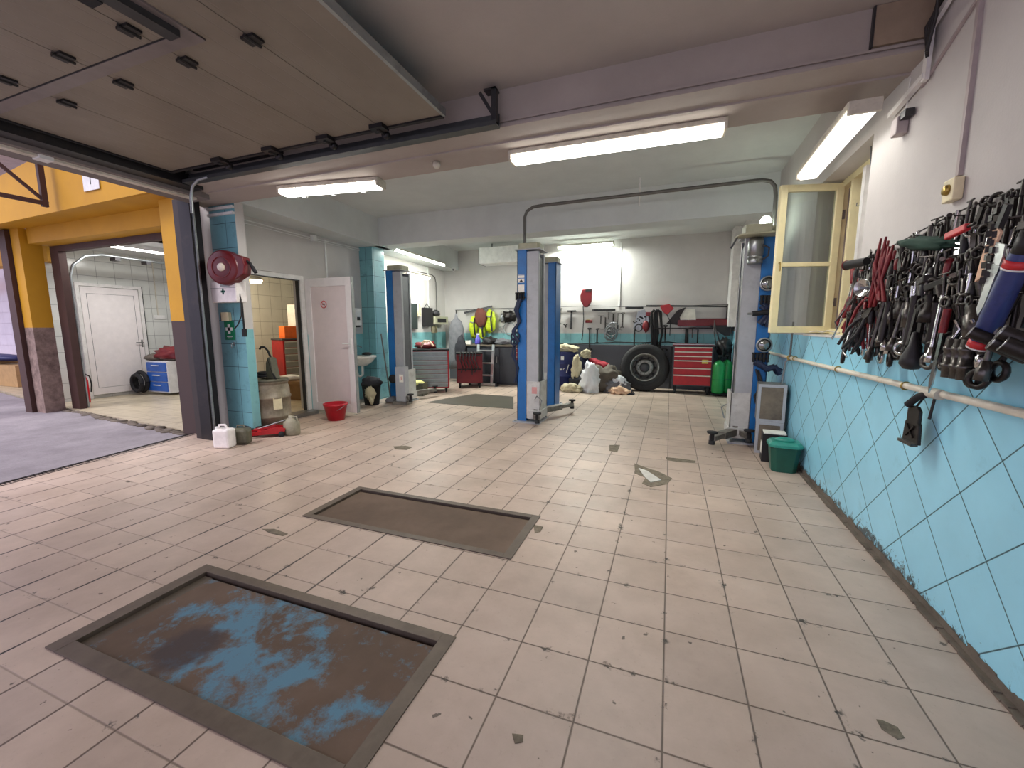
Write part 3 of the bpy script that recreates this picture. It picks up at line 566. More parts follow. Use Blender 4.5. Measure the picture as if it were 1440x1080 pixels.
single(MB().blob((0, 0, .05), (1.0, .3, .12), 2, .4, 3, 2), 'folded_sheets', 'navy', 'crumpled blue sheets on the far cardboard boxes', 'sheets', (-16.0, 5.3, .62))
# ------------------------------------------------------------------ lamps
def tube_lamp(label, loc, L, rz, mat='tube', W=.16, tilt=0, cage=False, mount=.0, energy=30, col=(1, .975, .93)):
    t = thing('fluorescent_lamp', label, 'lamp', loc, rz)
    t.rotation_euler = (0, tilt, rz)
    m = MB(); m.prism([(-W/2, 0), (W/2, 0), (W/2-.01, .06), (-W/2+.01, .06)], -L/2, L/2, 0) if 0 else m.box(-L/2, L/2, -W/2-.006, W/2+.006, .016, .055); m.build('housing', 'old_plastic', t, bevel=.008)
    m = MB(); m.prism([(-W/2+.006, .02), (-W/2+.01, -.008), (-W/2+.03, -.028), (W/2-.03, -.028), (W/2-.01, -.008), (W/2-.006, .02)], -L/2+.02, L/2-.02, 0); m.build('diffuser', mat, t)
    for s in (-1, 1):
        m = MB(); m.box(s*(L/2-.018), s*(L/2+.008), -W/2-.001, W/2+.001, -.024, .056); m.build('end_cap', 'old_plastic', t, bevel=.006)
    if cage:
        for a in (-.3, .0, .3):
            m = MB(); m.tube([(a*L, -W/2-.006, .02), (a*L, -W/2-.002, -.04), (a*L, 0, -.052), (a*L, W/2+.002, -.04), (a*L, W/2+.006, .02)], .003, 6); m.build('clip', 'steel', t)
    if mount:
        m = MB(); m.box(-L*.3, -L*.3+.03, -.02, .02, .05, .055+mount); m.box(L*.3-.03, L*.3, -.02, .02, .05, .055+mount); m.build('bracket', 'dark_steel', t)
    ld = bpy.data.lights.new('lamp_light', 'AREA'); ld.shape = 'RECTANGLE'; ld.size = L*.95; ld.size_y = W*.8; ld.energy = energy; ld.color = col
    lo = bpy.data.objects.new('lamp_light', ld); COL.objects.link(lo); lo.parent = t; lo.location = (0, 0, -.031)
    return t
a, b = P(398, 272, 2, 2.85), P(536, 260, 2, 2.85)
tube_lamp('caged fluorescent lamp under the left half of the front beam', ((a.x+b.x)/2, (a.y+b.y)/2, 2.85), (b-a).length-.0, math.atan2(b.y-a.y, b.x-a.x), 'tube', .17, cage=True, mount=.008, energy=LE[0])
a, b = P(720, 226, 2, 2.85), P(1020, 182, 2, 2.85)
tube_lamp('long bright fluorescent lamp under the middle of the front beam', ((a.x+b.x)/2, (a.y+b.y)/2, 2.85), (b-a).length, math.atan2(b.y-a.y, b.x-a.x), 'tube_strong', .17, mount=.008, energy=LE[1])
tube_lamp('fluorescent lamp above the open window, seen end on', (1.06, 3.93, 2.72), 1.24, pi/2-.02, 'tube_near', .17, energy=LE[2], mount=.0)
tube_lamp('fluorescent lamp high on the back wall', (-1.93, 9.92, 3.28), 1.3, 0, 'tube_soft', .14, energy=LE[3], col=(.95, 1, .93))
t = tube_lamp('short fluorescent lamp on the left wall behind the rear lift post', (-5.32, 8.1, 2.55), .95, pi/2, 'tube_strong', .16, energy=LE[4], mount=.0, col=(.95, 1, .93))
t = tube_lamp('slim white batten lamp running under the left beam', (XB(8.1)+.03, 8.2, 2.94), 2.2, pi/2+.06, 'tube_soft', .05, energy=LE[5])
for i, (x, z, l_) in enumerate(((0, 0, 0),)): pass
single(MB().tube([(-1.2, 8.1, 0), (-1.2, 8.1, .3)], .01, 6) if 0 else MB().cyl((0, 0, -.012), (0, 0, .1), .012, n=8), 'lamp_rod', 'white_plastic', 'short white rod holding the lamp above the window', 'rod', (1.075, 3.93, 2.80)) if 0 else None
# warm lamp and things in the doorway room
t = thing('ceiling_lamp', 'warm glowing lamp seen through the doorway', 'lamp', (-7.6, 5.95, 2.33))
MB().lathe([(0, .10), (.05, .10), (.15, .04), (.18, .0), (0, .0)], 20).build('shade', 'white_plastic', t); MB().lathe([(0, 0), (.16, 0), (.13, -.05), (0, -.07)], 20).build('bulb', 'warm', t); MB().cyl((0, 0, .1), (0, 0, .62), .008, n=6).build('cord', 'cable', t)
ld = bpy.data.lights.new('warm_light', 'POINT'); ld.energy = LE[6]; ld.color = (1, .82, .58); ld.shadow_soft_size = .1; lo = bpy.data.objects.new('warm_light', ld); COL.objects.link(lo); lo.location = (-7.6, 5.95, 2.15)
ld = bpy.data.lights.new('bay_light', 'AREA'); ld.energy = LE[7]; ld.size = 1.2; ld.size_y = .2; ld.shape = 'RECTANGLE'; lo = bpy.data.objects.new('bay_light', ld); COL.objects.link(lo); lo.location = (-9.4, 5.0, 2.83); lo.rotation_euler = (0, 0, pi/2)
def drawer_cabinet(name, label, loc, rz, W, D, H, n, body, front, handle, z0=.12, top='dark_cab', castor=True, hz=None, group=None, frame=None):
    t = thing(name, label, 'tool cabinet', loc, rz, group)
    MB().box(-W/2, W/2, -D/2+.02, D/2, z0, H).build('body', body, t, bevel=.006)
    MB().box(-W/2-.01, W/2+.01, -D/2, D/2+.01, H, H+.03).build('top', top, t, bevel=.004)
    hz = hz or [1]*n; S = sum(hz); z = H-.02; zz = (H-z0-.04)/S
    for i in range(n):
        h = hz[i]*zz; f = MB().box(-W/2+.03, W/2-.03, -D/2, -D/2+.02, z-h+.008, z).build('drawer', front, t)
        MB().box(-W/2+.03, W/2-.03, -D/2-.018, -D/2, z-.022, z-.002).build('handle', handle, f); z -= h
    if castor:
        for sx in (-1, 1):
            for sy in (-1, 1):
                m = MB(); m.lathe([(0, -.02), (.05, -.02), (.05, .02), (0, .02)], 14, (sx*(W/2-.07), sy*(D/2-.07), .05), 'x'); m.box(sx*(W/2-.07)-.03, sx*(W/2-.07)+.03, sy*(D/2-.07)-.03, sy*(D/2-.07)+.03, .08, z0); m.build('castor', 'rubber', t)
    return t
c = P(404, 540, 0, -7.3)
t = drawer_cabinet('tool_cabinet', 'red tool cabinet with grey drawers beyond the doorway', (-7.45, 6.72, .06), 1.3, .8, .5, 1.10, 7, 'red_paint', 'cab_grey', 'alu', top='dark_cab')
single(MB().box(-.16, .16, -.12, .12, 0, .26), 'storage_box', 'orange', 'orange box on the red cabinet beyond the doorway', 'box', (-7.5, 6.60, 1.19), 1.3, bevel=.01)
single(MB().blob((0, 0, .07), (.14, .1, .09), 3, .6, 4, 2), 'engine_part', 'dark_steel', 'dark machine part beside the orange box', 'machine part', (-7.42, 6.95, 1.19))
t = thing('pegboard_card', 'white card of small dark parts on the tiled wall beyond the doorway', 'display card', (-7.5, 6.95, 1.5), .0)
MB().box(-.42, .3, 0, .01, -.2, .42).build('card', 'white_plastic', t); m = MB(); r2 = random.Random(2)
for i in range(26): m.box(*(lambda a, b: (a, a+.035, -.006, 0, b, b+.022))(-.36+.6*r2.random(), -.15+.5*r2.random()))
m.build('small_part', 'rubber', t)
t = thing('low_bench', 'low wooden bench just beyond the doorway', 'bench', (-6.75, 6.0, .06), .1); MB().box(-.5, .6, -.25, .25, .3, .36).build('board', 'wood', t)
MB().box(-.45, .55, -.2, .2, .0, .3).build('base', 'wood', t)
single(MB().blob((0, 0, .04), (.25, .15, .07), 5, .5, 3, 2), 'crumpled_cloth', 'white_cloth', 'crumpled white cloth on the low bench beyond the doorway', 'cloth', (-6.75, 5.9, .42))
# ------------------------------------------------------------------ pilaster fittings
t = thing('hose_reel', 'dark red air hose reel mounted on the blue tiled pilaster', 'hose reel', (-5.02, 3.60, 2.12), .25)
MB().lathe([(0, -.09), (.17, -.09), (.20, -.07), (.205, -.02), (.205, .03), (.20, .06), (.17, .08), (0, .08)], 32, (0, 0, 0), 'y').build('drum', 'reel_red', t)
m = MB(); m.prism([(.05, .19), (.26, .12), (.28, .03), (.26, -.08), (.1, -.17), (0, -.1), (0, .1)], -.07, .06, 1); m.build('hose_guide', 'reel_red', t, bevel=.01)
MB().lathe([(0, -.106), (.04, -.106), (.05, -.09), (0, -.09)], 20, (0, 0, 0), 'y').build('hub', 'pale_handle', t)
MB().ring((0, -.092, 0), .12, .006, 'y', 24, 6).build('rib', 'dark_red', t)
m = MB(); m.box(-.2, .02, .06, .15, -.16, .16); m.build('wall_bracket', 'rubber', t)
m = MB(); m.tube([(.26, 0, .08), (.31, 0, .05), (.34, 0, -.02)], .016, 8); m.tube([(.33, 0, .01), (.37, 0, -.06)], .022, 8); m.build('hose_end', 'rubber', t)
t = thing('first_aid_box', 'white first aid box with a dark cross under the hose reel', 'first aid box', (-5.14, 3.70, 1.85), 0)
MB().box(-.22, .22, -.09, .05, -.13, .13).build('box', 'white_can', t, bevel=.012); m = MB(); m.box(-.035, .035, -.094, -.09, -.012, .012); m.box(-.012, .012, -.094, -.09, -.035, .035); m.build('cross', 'dark_green', t)
MB().box(-.22, .22, -.092, -.088, .04, .043).build('lid_gap', 'dark_steel', t); MB().box(-.04, .12, -.093, -.09, .055, .105).build('printed_label', 'cab_grey', t)
t = thing('push_button_box', 'small beige switch box above the green first aid sign', 'switch', (-5.30, 3.735, 1.55)); MB().box(-.065, .065, -.025, .02, -.055, .055).build('plate', 'beige', t, bevel=.005)
MB().box(-.08, -.06, -.02, .02, -.05, .05).build('back_edge', 'dark_steel', t)
t = thing('first_aid_sign', 'green sign with a white cross on the blue pilaster', 'sign', (-5.285, 3.745, 1.385)); MB().box(-.085, .085, 0, .008, -.13, .11).build('plate', 'sign_green', t)
m = MB(); m.box(-.06, .06, -.003, 0, -.01, .03); m.box(-.02, .02, -.003, 0, -.05, .07); m.build('cross', 'white_plastic', t); m = MB(); m.box(-.05, .05, -.002, 0, -.09, -.082); m.box(-.035, .035, -.002, 0, -.108, -.101); m.build('small_print', 'white_plastic', t)
m = MB(); m.tube([(0, 0, .03), (0, -.03, .02), (0, -.03, -.02), (0, -.01, -.03)], .006, 6); m.box(-.015, .015, 0, .008, .0, .05); single(m, 'wall_hook', 'galv', 'small metal hook on the pilaster below the green sign', 'hook', (-5.23, 3.747, 1.18))
m = MB(); m.tube([(-.02, 0, 0), (.14, -.02, -.02), (.19, -.02, -.25), (.17, -.02, -.45), (.10, -.02, -.55), (.02, -.01, -.6)], .008, 6); single(m, 'hanging_cable', 'cable', 'black cable looping down beside the first aid box', 'cable', (-5.1, 3.68, 2.0))
m = MB(); m.tube([(0, 0, 0), (0, 0, -.35)], .012, 6); m.box(-.02, .02, -.02, .02, -.42, -.32); single(m, 'cable_plug', 'rubber', 'black plug hanging at the right edge of the first aid box', 'plug', (-4.98, 3.72, 1.72))
m = MB(); m.box(0, .45, -.03, .0, 0, .03); m.box(0, .45, -.03, 0, .07, .1); single(m, 'cable_trunking', 'white_plastic', 'twin white trunking across the top of the near pilaster', 'trunking', (-5.47, 3.755, 2.78))
# ------------------------------------------------------------------ floor items by the pilaster
c = P(377, 598, 2, 0); bx_, by_ = -5.12, 4.12
t = thing('oil_drum', 'dirty pale plastic drum standing before the doorway', 'drum', (bx_, by_, 0))
MB().lathe([(0, .0), (.22, .0), (.235, .02), (.24, .20), (.245, .205), (.245, .225), (.24, .23), (.245, .46), (.255, .465), (.255, .49), (.245, .495), (.24, .60), (.225, .64), (.225, .665), (.235, .67), (.235, .70), (0, .70)], 36).build('barrel', 'barrel', t)
MB().lathe([(.10, .0), (.238, .0), (.236, .03), (.1, .03)], 36, (0, 0, .69)).build('rim', 'olive_can', t)
m = MB(); m.obox((.247*cos(-.35), .247*sin(-.35), .40), (.11, .006, .16), (0, 0, pi/2-.35)); m.build('paper_label', 'beige', t)
m = MB(); m.obox((.247*cos(-1.35), .247*sin(-1.35), .58), (.08, .008, .016), (0, 0, pi/2-1.35)); m.build('grip_slot', 'rubber', t)
t = thing('hand_pump', 'dark lever oil pump standing on the pale drum', 'pump', (bx_+.02, by_, .72))
m = MB(); m.prism([(-.02, 0), (.14, 0), (.12, .12), (.09, .28), (.05, .30), (.0, .22)], -.05, .05, 1); m.build('body', 'olive_can', t, bevel=.01)
MB().tube([(.06, 0, .26), (.0, 0, .38), (-.06, 0, .43), (-.12, 0, .43), (-.15, 0, .40)], .013, 8).build('spout', 'rubber', t); MB().tube([(.04, -.04, .28), (.10, -.04, .1), (.16, -.04, .0)], .012, 8).build('lever', 'rubber', t)
m = MB(); m.ring((-.1, 0, .04), .1, .022, 'z', 20, 8); m.ring((-.08, 0, .075), .08, .02, 'z', 20, 8); m.build('hose', 'rubber', t)
t = thing('jerry_can', 'white plastic canister on the floor at the foot of the black post', 'canister', tuple(P(317, 629, 2, 0)), .3)
MB().box(-.10, .10, -.07, .07, 0, .23).build('body', 'white_can', t, bevel=.025); m = MB(); m.tube([(-.06, 0, .22), (-.05, 0, .27), (.02, 0, .275), (.05, 0, .22)], .013, 8); m.build('handle', 'white_can', t); MB().cyl((-.075, 0, .22), (-.075, 0, .25), .025, n=14).build('cap', 'white_plastic', t)
t = thing('jerry_can', 'dirty olive canister right of the white one', 'canister', tuple(P(341, 624, 2, 0)), .4)
MB().box(-.10, .10, -.07, .07, 0, .2).build('body', 'olive_can', t, bevel=.04); m = MB(); m.tube([(-.05, 0, .19), (-.04, 0, .23), (.03, 0, .23), (.05, 0, .19)], .012, 8); m.build('handle', 'olive_can', t)
single(MB().blob((0, 0, .05), (.13, .12, .11), 21, .4, 3, 2), 'oily_rag', 'dark_cloth', 'dark oily rag heaped behind the red floor jack', 'rag', tuple(P(354, 612, 2, 0)))
t = thing('floor_jack', 'red hydraulic trolley jack lying before the pale drum', 'jack', tuple(P(374, 614, 2, 0)), .75); t.scale = (.8, .8, .8)
m = MB(); m.prism([(-.3, .05), (.28, .05), (.30, .13), (.18, .17), (-.05, .12), (-.3, .08)], -.1, -.075, 1); m.prism([(-.3, .05), (.28, .05), (.30, .13), (.18, .17), (-.05, .12), (-.3, .08)], .075, .1, 1); m.box(-.1, .26, -.08, .08, .06, .12); m.build('chassis', 'red_paint', t, bevel=.004)
m = MB(); m.prism([(-.2, .10), (.15, .16), (.15, .19), (-.22, .13)], -.04, .04, 1); m.build('lift_arm', 'red_paint', t); MB().lathe([(0, .0), (.05, 0), (.06, .02), (0, .025)], 16, (-.22, 0, .13)).build('saddle', 'dark_steel', t)
for sx in (-.27, .24):
    for sy in (-.12, .12):
        MB().lathe([(0, -.02), (.045, -.02), (.045, .02), (0, .02)], 16, (sx, sy, .045), 'y').build('wheel', 'rubber', t)
MB().tube([(-.24, -.02, .1), (.1, -.03, .2), (.3, -.03, .26)], .012, 8).build('handle', 'steel', t)
t = thing('jerry_can', 'squat grey canister right of the red floor jack', 'canister', tuple(P(411, 611, 2, 0)), .1)
mk('olive_pale', (150, 144, 122), .5, dirt=(96, 90, 74), dirt_at=.55)
MB().lathe([(0, 0), (.10, 0), (.11, .02), (.11, .17), (.07, .21), (.035, .23), (.035, .26), (0, .26)], 20, sx=1, sy=.8).build('body', 'olive_pale', t)
MB().tube([(.03, 0, .24), (.09, 0, .25), (.10, 0, .16)], .01, 8).build('handle', 'olive_pale', t)
def bucket(name, label, cat, loc, r0, r1, h, mat, handle, rz=0):
    t = thing(name, label, cat, loc, rz)
    MB().lathe([(0, .0), (r0, .0), (r1, h-.03), (r1+.008, h-.03), (r1+.01, h), (r1-.004, h), (r0-.004, .008), (0, .008)], 32).build('tub', mat, t)
    m = MB(); pts = [((r1+.012)*cos(pi+pi*i/12), (r1+.012)*sin(pi+pi*i/12)*.72, h-.02-abs((r1*.55)*sin(pi*i/12))) for i in range(13)]; m.tube(pts, .004, 6); m.build('bail_handle', handle, t); return t
c = P(473, 592, 2, 0)
bucket('bucket', 'small red plastic bucket in front of the white door', 'bucket', tuple(P(473, 590, 2, 0)), .12, .17, .26, 'red_plastic', 'steel')
# sink corner
t = thing('wash_basin', 'small white wash basin on the wall beside the tiled column', 'sink', (-5.585, 6.25, .86))
m = MB(); m.lathe([(0, -.16), (.08, -.15), (.17, -.08), (.22, -.01), (.235, .0), (.235, .03), (.21, .03), (.17, -.03), (.08, -.10), (0, -.11)], 32, (.24, 0, 0), sx=1.0, sy=1.25); m.box(0, .1, -.27, .27, -.03, .03); m.build('bowl', 'ceramic', t)
MB().tube([(.05, 0, .18), (.16, 0, .22), (.24, 0, .19)], .012, 8).build('tap', 'bright_steel', t); MB().tube([(.24, 0, -.14), (.24, 0, -.32), (.18, 0, -.36), (.12, 0, -.32), (.02, 0, -.34)], .022, 8).build('waste_pipe', 'white_plastic', t)
single(MB().blob((0, 0, .02), (.1, .07, .035), 3, .5, 3, 2), 'scrub_pad', 'rubber', 'dark cloth lying on the rim of the wash basin', 'cloth', (-5.38, 6.42, .895))
t = thing('soap_dispenser', 'white and black soap dispenser on the wall above the basin', 'dispenser', (-5.605, 6.35, 1.45)); MB().box(0, .14, -.09, .09, .0, .32).build('casing', 'white_plastic', t, bevel=.02); MB().box(-.01, .03, -.11, .11, -.02, .30).build('back_plate', 'rubber', t); MB().box(.139, .146, -.035, .035, .1, .16).build('window', 'rubber', t); MB().box(.03, .13, -.05, .05, -.03, .0).build('lever', 'rubber', t)
t = thing('waste_bin', 'black waste bin stuffed with plastic bags under the basin', 'bin', (-5.12, 6.2, 0)); MB().lathe([(0, 0), (.13, 0), (.17, .36), (.18, .36), (.18, .40), (0, .40)], 24).build('bin', 'rubber', t)
MB().blob((0, 0, .42), (.18, .17, .1), 8, .35, 3, 3).build('bag_top', 'dark_cloth', t); m = MB(); m.blob((.09, -.15, .24), (.11, .04, .12), 5, .5, 3, 3, False); m.blob((.12, -.16, .1), (.05, .03, .08), 6, .5, 3, 2, False); m.build('litter', 'beige_cloth', t)
t = thing('mop', 'mop leaning on the blue tiled column beside the left lift', 'mop', (-5.02, 6.52, 0))
MB().tube([(.1, -.03, .06), (-.16, .1, 1.30)], .013, 8).build('handle', 'pipe_dark', t); MB().blob((.12, -.04, .05), (.12, .1, .07), 4, .5, 4, 2).build('mop_head', 'grey_cloth', t)
# ================================================================== LIFTS  (local +x looks to the partner post)
def lift_post(label, loc, rz, arm_a, arm_b, motor=False, carriage_z=.06, extras=True, H=2.5, group='two post car lifts'):
    t = thing('car_lift_post', label, 'car lift', loc, rz, group)
    m = MB(); m.box(-.17, -.155, -.17, .17, .0, H); m.box(-.17, -.03, -.17, -.15, .0, H); m.box(-.17, -.03, .15, .17, .0, H); m.box(-.045, -.03, -.15, -.06, 0, H); m.box(-.045, -.03, .06, .15, 0, H); m.build('column', 'lift_blue', t, bevel=.003)
    m = MB(); m.box(-.028, .15, -.155, -.15, .12, H-.02); m.box(-.028, .15, .15, .155, .12, H-.02); m.box(.145, .15, -.155, -.10, .12, H-.02); m.box(.145, .15, .10, .155, .12, H-.02); m.build('guard_cover', 'lift_grey', t, bevel=.002)
    m = MB(); m.box(.0, .14, -.10, .10, .3, H-.1); m.build('belt_cover', 'lift_dark', t)
    MB().cyl((.05, 0, .1), (.05, 0, H-.04), .02, n=10).build('lifting_screw', 'steel', t)
    m = MB(); m.box(-.20, .18, -.2, .2, H, H+.012); m.build('top_plate', 'lift_grey', t)
    m = MB(); m.prism([(-.15, -.15), (.12, -.15), (.15, -.1), (.15, .1), (.12, .15), (-.15, .15), (-.18, .1), (-.18, -.1)], H+.012, H+.10); m.build('top_cap', 'cap_olive', t, bevel=.012)
    m = MB(); m.box(-.22, .2, -.24, .24, 0, .02); m.build('base_plate', 'lift_grey', t)
    for sx in (-.19, .17):
        for sy in (-.215, .215): m = MB().lathe([(.014, .02), (.014, .035), (0, .038)], 6, (sx, sy, 0)); m.build('anchor_bolt', 'steel', t)
    z = carriage_z
    m = MB(); m.box(-.02, .19, -.17, -.158, z, z+.56); m.box(-.02, .19, .158, .17, z, z+.56); m.box(.175, .19, -.17, .17, z, z+.56); m.box(.0, .2, -.19, .19, z, z+.13); cg = m.build('carriage', 'lift_pale', t, bevel=.004)
    m = MB(); m.box(.06, .14, -.1725, -.17, z+.38, z+.48); m.build('warning_sticker', 'sticker_red', cg)
    for sy, (dx, dy, L) in ((-1, arm_a), (1, arm_b)):
        a = V3((.12, sy*.13, z+.075)); dd = V3((dx, dy, 0)).normalized(); b = a+dd*L
        m = MB(); m.bar(a, a+dd*(L*.6), .10, .08); m.bar(a+dd*(L*.35), b, .075, .055); m.cyl((a.x, a.y, z), (a.x, a.y, z+.15), .05, n=16); ar = m.build('arm', 'arm_steel', t)
        m = MB(); m.lathe([(.022, -.03), (.022, .05), (.055, .055), (.06, .075), (0, .075)], 20, (b.x, b.y, z+.08)); m.lathe([(.035, -.045), (.035, 0), (0, 0)], 16, (b.x, b.y, z+.05)); m.build('pad', 'rubber', ar)
    m = MB(); m.tube([(.2, -.22, z+.16), (.24, -.26, z+.3), (.16, -.24, z+.36), (.12, -.2, z+.3)], .008, 6); m.build('release_handle', 'steel', t)
    return t
mk('cap_olive', (176, 174, 148), .5, dirt=(140, 138, 116), dirt_at=.6); mk('lift_pale', (196, 196, 192), .45, dirt=(140, 136, 128), dirt_at=.6, dscale=5); mk('arm_steel', (136, 132, 124), .5, .5, dirt=(76, 70, 64), dirt_at=.52, dscale=9); mk('sticker_red', (206, 150, 146), .5)
# middle front post (opens to the right), its partner on the right
LA = lift_post('blue and grey lift post standing free in the middle of the workshop, nearer one', (-1.93, 5.95, 0), 0, (.35, -1, .33), (.5, 1, .75), H=2.5)
LB = lift_post('blue and grey lift post with a motor on top, beside the right wall', (.92, 5.78, 0), pi, (-.25, 1, .5), (.55, -.0, .01) if 0 else (.62, 1, .55), H=2.45)
LC = lift_post('blue lift post on the left, standing between the tiled column and the red cabinet', (-4.80, 6.72, 0), 0, (.75, -.6, .4), (.3, 1, .6), H=2.45)
LD = lift_post('blue lift post standing behind the free middle one', (-2.02, 7.2, 0), pi, (.2, 1, .5), (.5, -1, .5), H=2.5)
def stickers(t, x0, x1, y, z0, flip=1):
    for a, b in ((.0, .055), (.065, .10), (.11, .115)): MB().box(x0, x1, y-.002, y, z0+a, z0+b).build('notice_sticker', 'paper', t)
    m = MB(); m.prism([(x0+.02, z0+.01), (x1-.02, z0+.01), ((x0+x1)/2, z0+.045)], y-.0035, y-.002, 1); m.build('warning_triangle', 'rubber', t)
    MB().box(x0, x1, y-.002, y, z0-.14, z0-.03).build('instruction_sticker', 'paper', t)
stickers(LA, -.155, -.06, -.17, 2.05); 
MB().box(.035, .125, .0, .0, 0, 0) if 0 else None
for (x0, x1) in ((.05, .15),):
    for a, b in ((1.93, 1.985), (1.87, 1.92), (1.68, 1.84)): MB().box(x0, x1, .171, .173, a, b).build('notice_sticker', 'paper', LD)
# adaptor racks with black rubber-topped extensions, cable bundle
def adaptors(t, x0, z, y, s=1, n=4):
    m = MB(); m.box(x0-.02, x0+.13, y-.02*s, y, z-.03, z-.015); rk = m.build('adaptor_rack', 'dark_steel', t)
    for i in range(n):
        m = MB(); m.cyl((x0+i*.036, y-.03*s, z-.06), (x0+i*.036, y-.03*s, z+.03), .015, n=10); m.cyl((x0+i*.036, y-.03*s, z+.03), (x0+i*.036, y-.03*s, z+.05), .019, n=10); m.build('adaptor', 'rubber', rk)
def bundle(t, pts, r, name='cable_bundle', mat='cable_blue', k=4, seed=1):
    r2 = random.Random(seed); m = MB()
    for i in range(k): m.tube([(p[0]+r2.uniform(-.03, .03), p[1]+r2.uniform(-.02, .02), p[2]+r2.uniform(-.02, .02)) for p in pts], r, 7)
    m.build(name, mat, t)
mk('cable_blue', (26, 38, 66), .5)
adaptors(LA, -.17, 1.86, -.17); bundle(LA, [(-.12, -.2, 1.8), (-.17, -.22, 1.66), (-.13, -.2, 1.5), (-.2, -.22, 1.36), (-.14, -.2, 1.2)], .02, k=5)
bundle(LA, [(-.19, -.17, 1.25), (-.22, -.19, 1.0), (-.17, -.18, .8), (-.2, -.18, .6)], .012, k=3, seed=4)
m = MB(); m.ring((-.19, -.2, 1.28), .06, .014, 'y', 16, 6); m.ring((-.2, -.21, 1.2), .05, .012, 'y', 16, 6); m.build('coiled_cable', 'cable_blue', LA)
# right post extras (its local frame is turned by 180 degrees: camera side is +y)
adaptors(LB, -.16, 1.72, .17, -1); adaptors(LB, -.16, 1.06, .17, -1, 5)
bundle(LB, [(-.08, .21, 1.66), (-.15, .22, 1.55), (-.07, .21, 1.45)], .028, 'cable_bundle', 'cable_blue', 5, 8)
bundle(LB, [(-.05, .21, 1.0), (-.16, .23, .93), (-.24, .22, .95), (-.28, .22, .88)], .03, 'cable_bundle', 'cable_blue', 5, 9)
bundle(LB, [(-.08, .2, .9), (-.1, .21, .75), (-.08, .2, .6), (-.1, .2, .5)], .010, 'hanging_cable', 'cable', 3, 10)
def work_lamp(label, x, y, z):
    t = thing('work_lamp', label, 'work lamp', (x, y, z)); MB().lathe([(0, .03), (.05, .03), (.085, -.01), (.09, -.02), (.0, -.02)][::-1] if 0 else [(.0, .035), (.05, .03), (.085, .0), (.085, -.015), (.07, -.015)], 28, (0, 0, 0), 'y').build('housing', 'galv', t)
    MB().lathe([(0, -.012), (.068, -.012), (.068, -.006), (0, -.006)], 24, (0, 0, 0), 'y').build('lens', 'mirror_face', t); return t
work_lamp('round work lamp on the blue face of the right post, upper one', 1.02, 5.565, 1.90); work_lamp('round work lamp on the blue face of the right post, lower one', 1.03, 5.565, 1.20)
t = thing('drill', 'dark power drill hanging on the right lift post', 'drill', (1.0, 5.53, 1.56)); MB().cyl((-.12, 0, .0), (.08, 0, .02), .03, n=12).build('body', 'grip_black', t); m = MB(); m.obox((.05, 0, -.08), (.04, .04, .15), (0, .2, 0)); m.build('grip', 'cable_blue', t); MB().cyl((-.17, 0, 0), (-.12, 0, .0), .012, n=8).build('chuck', 'steel', t)
t = thing('lift_motor', 'cylindrical grey electric motor hanging under the cap of the right post', 'motor', (.87, 5.56, 2.12))
MB().lathe([(0, 0), (.075, 0), (.08, .01), (.08, .07), (.074, .075), (.074, .09), (.08, .095), (.08, .25), (.07, .28), (0, .28)], 28).build('housing', 'steel', t)
m = MB(); m.prism([(-.2, -.14), (-.12, -.2), (.14, -.2), (.22, -.12), (.26, .05), (-.22, .05)], .30, .32); m.prism([(-.13, -.12), (.13, -.12), (.15, .04), (-.15, .04)], .32, .42); m.build('cover_plate', 'cap_olive', t, bevel=.008)
m = MB(); m.bar((-.2, -.06, .30), (-.26, -.06, .18), .02, .008, (0, 1, 0)); m.tube([(.06, -.06, .2), (.12, -.08, .16), (.12, -.06, .08), (.07, -.04, .04)], .01, 7); m.build('strap', 'dark_steel', t)
t = thing('bulb_lamp', 'small glowing white bulb on the cap of the right lift post', 'lamp', (1.0, 5.85, 2.56)); MB().lathe([(0, 0), (.03, 0), (.06, .05), (.06, .1), (.03, .14), (0, .15)], 18).build('bulb', 'tube_soft', t); MB().cyl((0, 0, -.03), (0, 0, .0), .028, n=12).build('socket', 'white_plastic', t)
# conduit arch between the two front posts
m = MB(); pts = [P(738, 343, 1, 6.0), P(738, 305, 1, 6.0), P(741, 297, 1, 6.0), P(750, 291, 1, 6.0), P(765, 288.5, 1, 6.0), P(1072, 253, 1, 6.0), P(1084, 255, 1, 6.0), P(1090, 262, 1, 6.0), P(1091, 275, 1, 6.0), P(1088, 318, 1, 6.0)]
o = m.tube(pts, .022, 10).build('conduit_arch', 'pipe_dark'); tag(o, 'dark steel conduit arching overhead from the middle post to the right post', 'conduit')
m = MB(); a = P(902, 207, 1, 6.2); m.cyl((a.x, 6.2, 3.43), (a.x, 6.2, 3.06), .012, n=8); tag(m.build('drop_conduit', 'white_paint'), 'thin white conduit dropping from the ceiling behind the middle lamp', 'conduit')
# control box at left lift
t = thing('control_box', 'upright grey control box beside the left lift post with a small red sticker', 'control box', (-4.60, 6.42, 0), .15); MB().box(-.09, .1, -.08, .08, .06, .7).build('box', 'lift_grey', t, bevel=.006); MB().box(-.01, .07, -.084, -.08, .42, .56).build('sticker', 'paper', t); text('1', .09, 'ext_red', t, (.03, -.086, .49), FRONT)
MB().lathe([(0, -.02), (.08, -.02), (.08, .02), (0, .02)], 20, (-.17, -.02, .47), 'y').build('cable_reel', 'rubber', t); MB().box(-.14, .14, -.12, .12, 0, .06).build('foot', 'arm_steel', t)
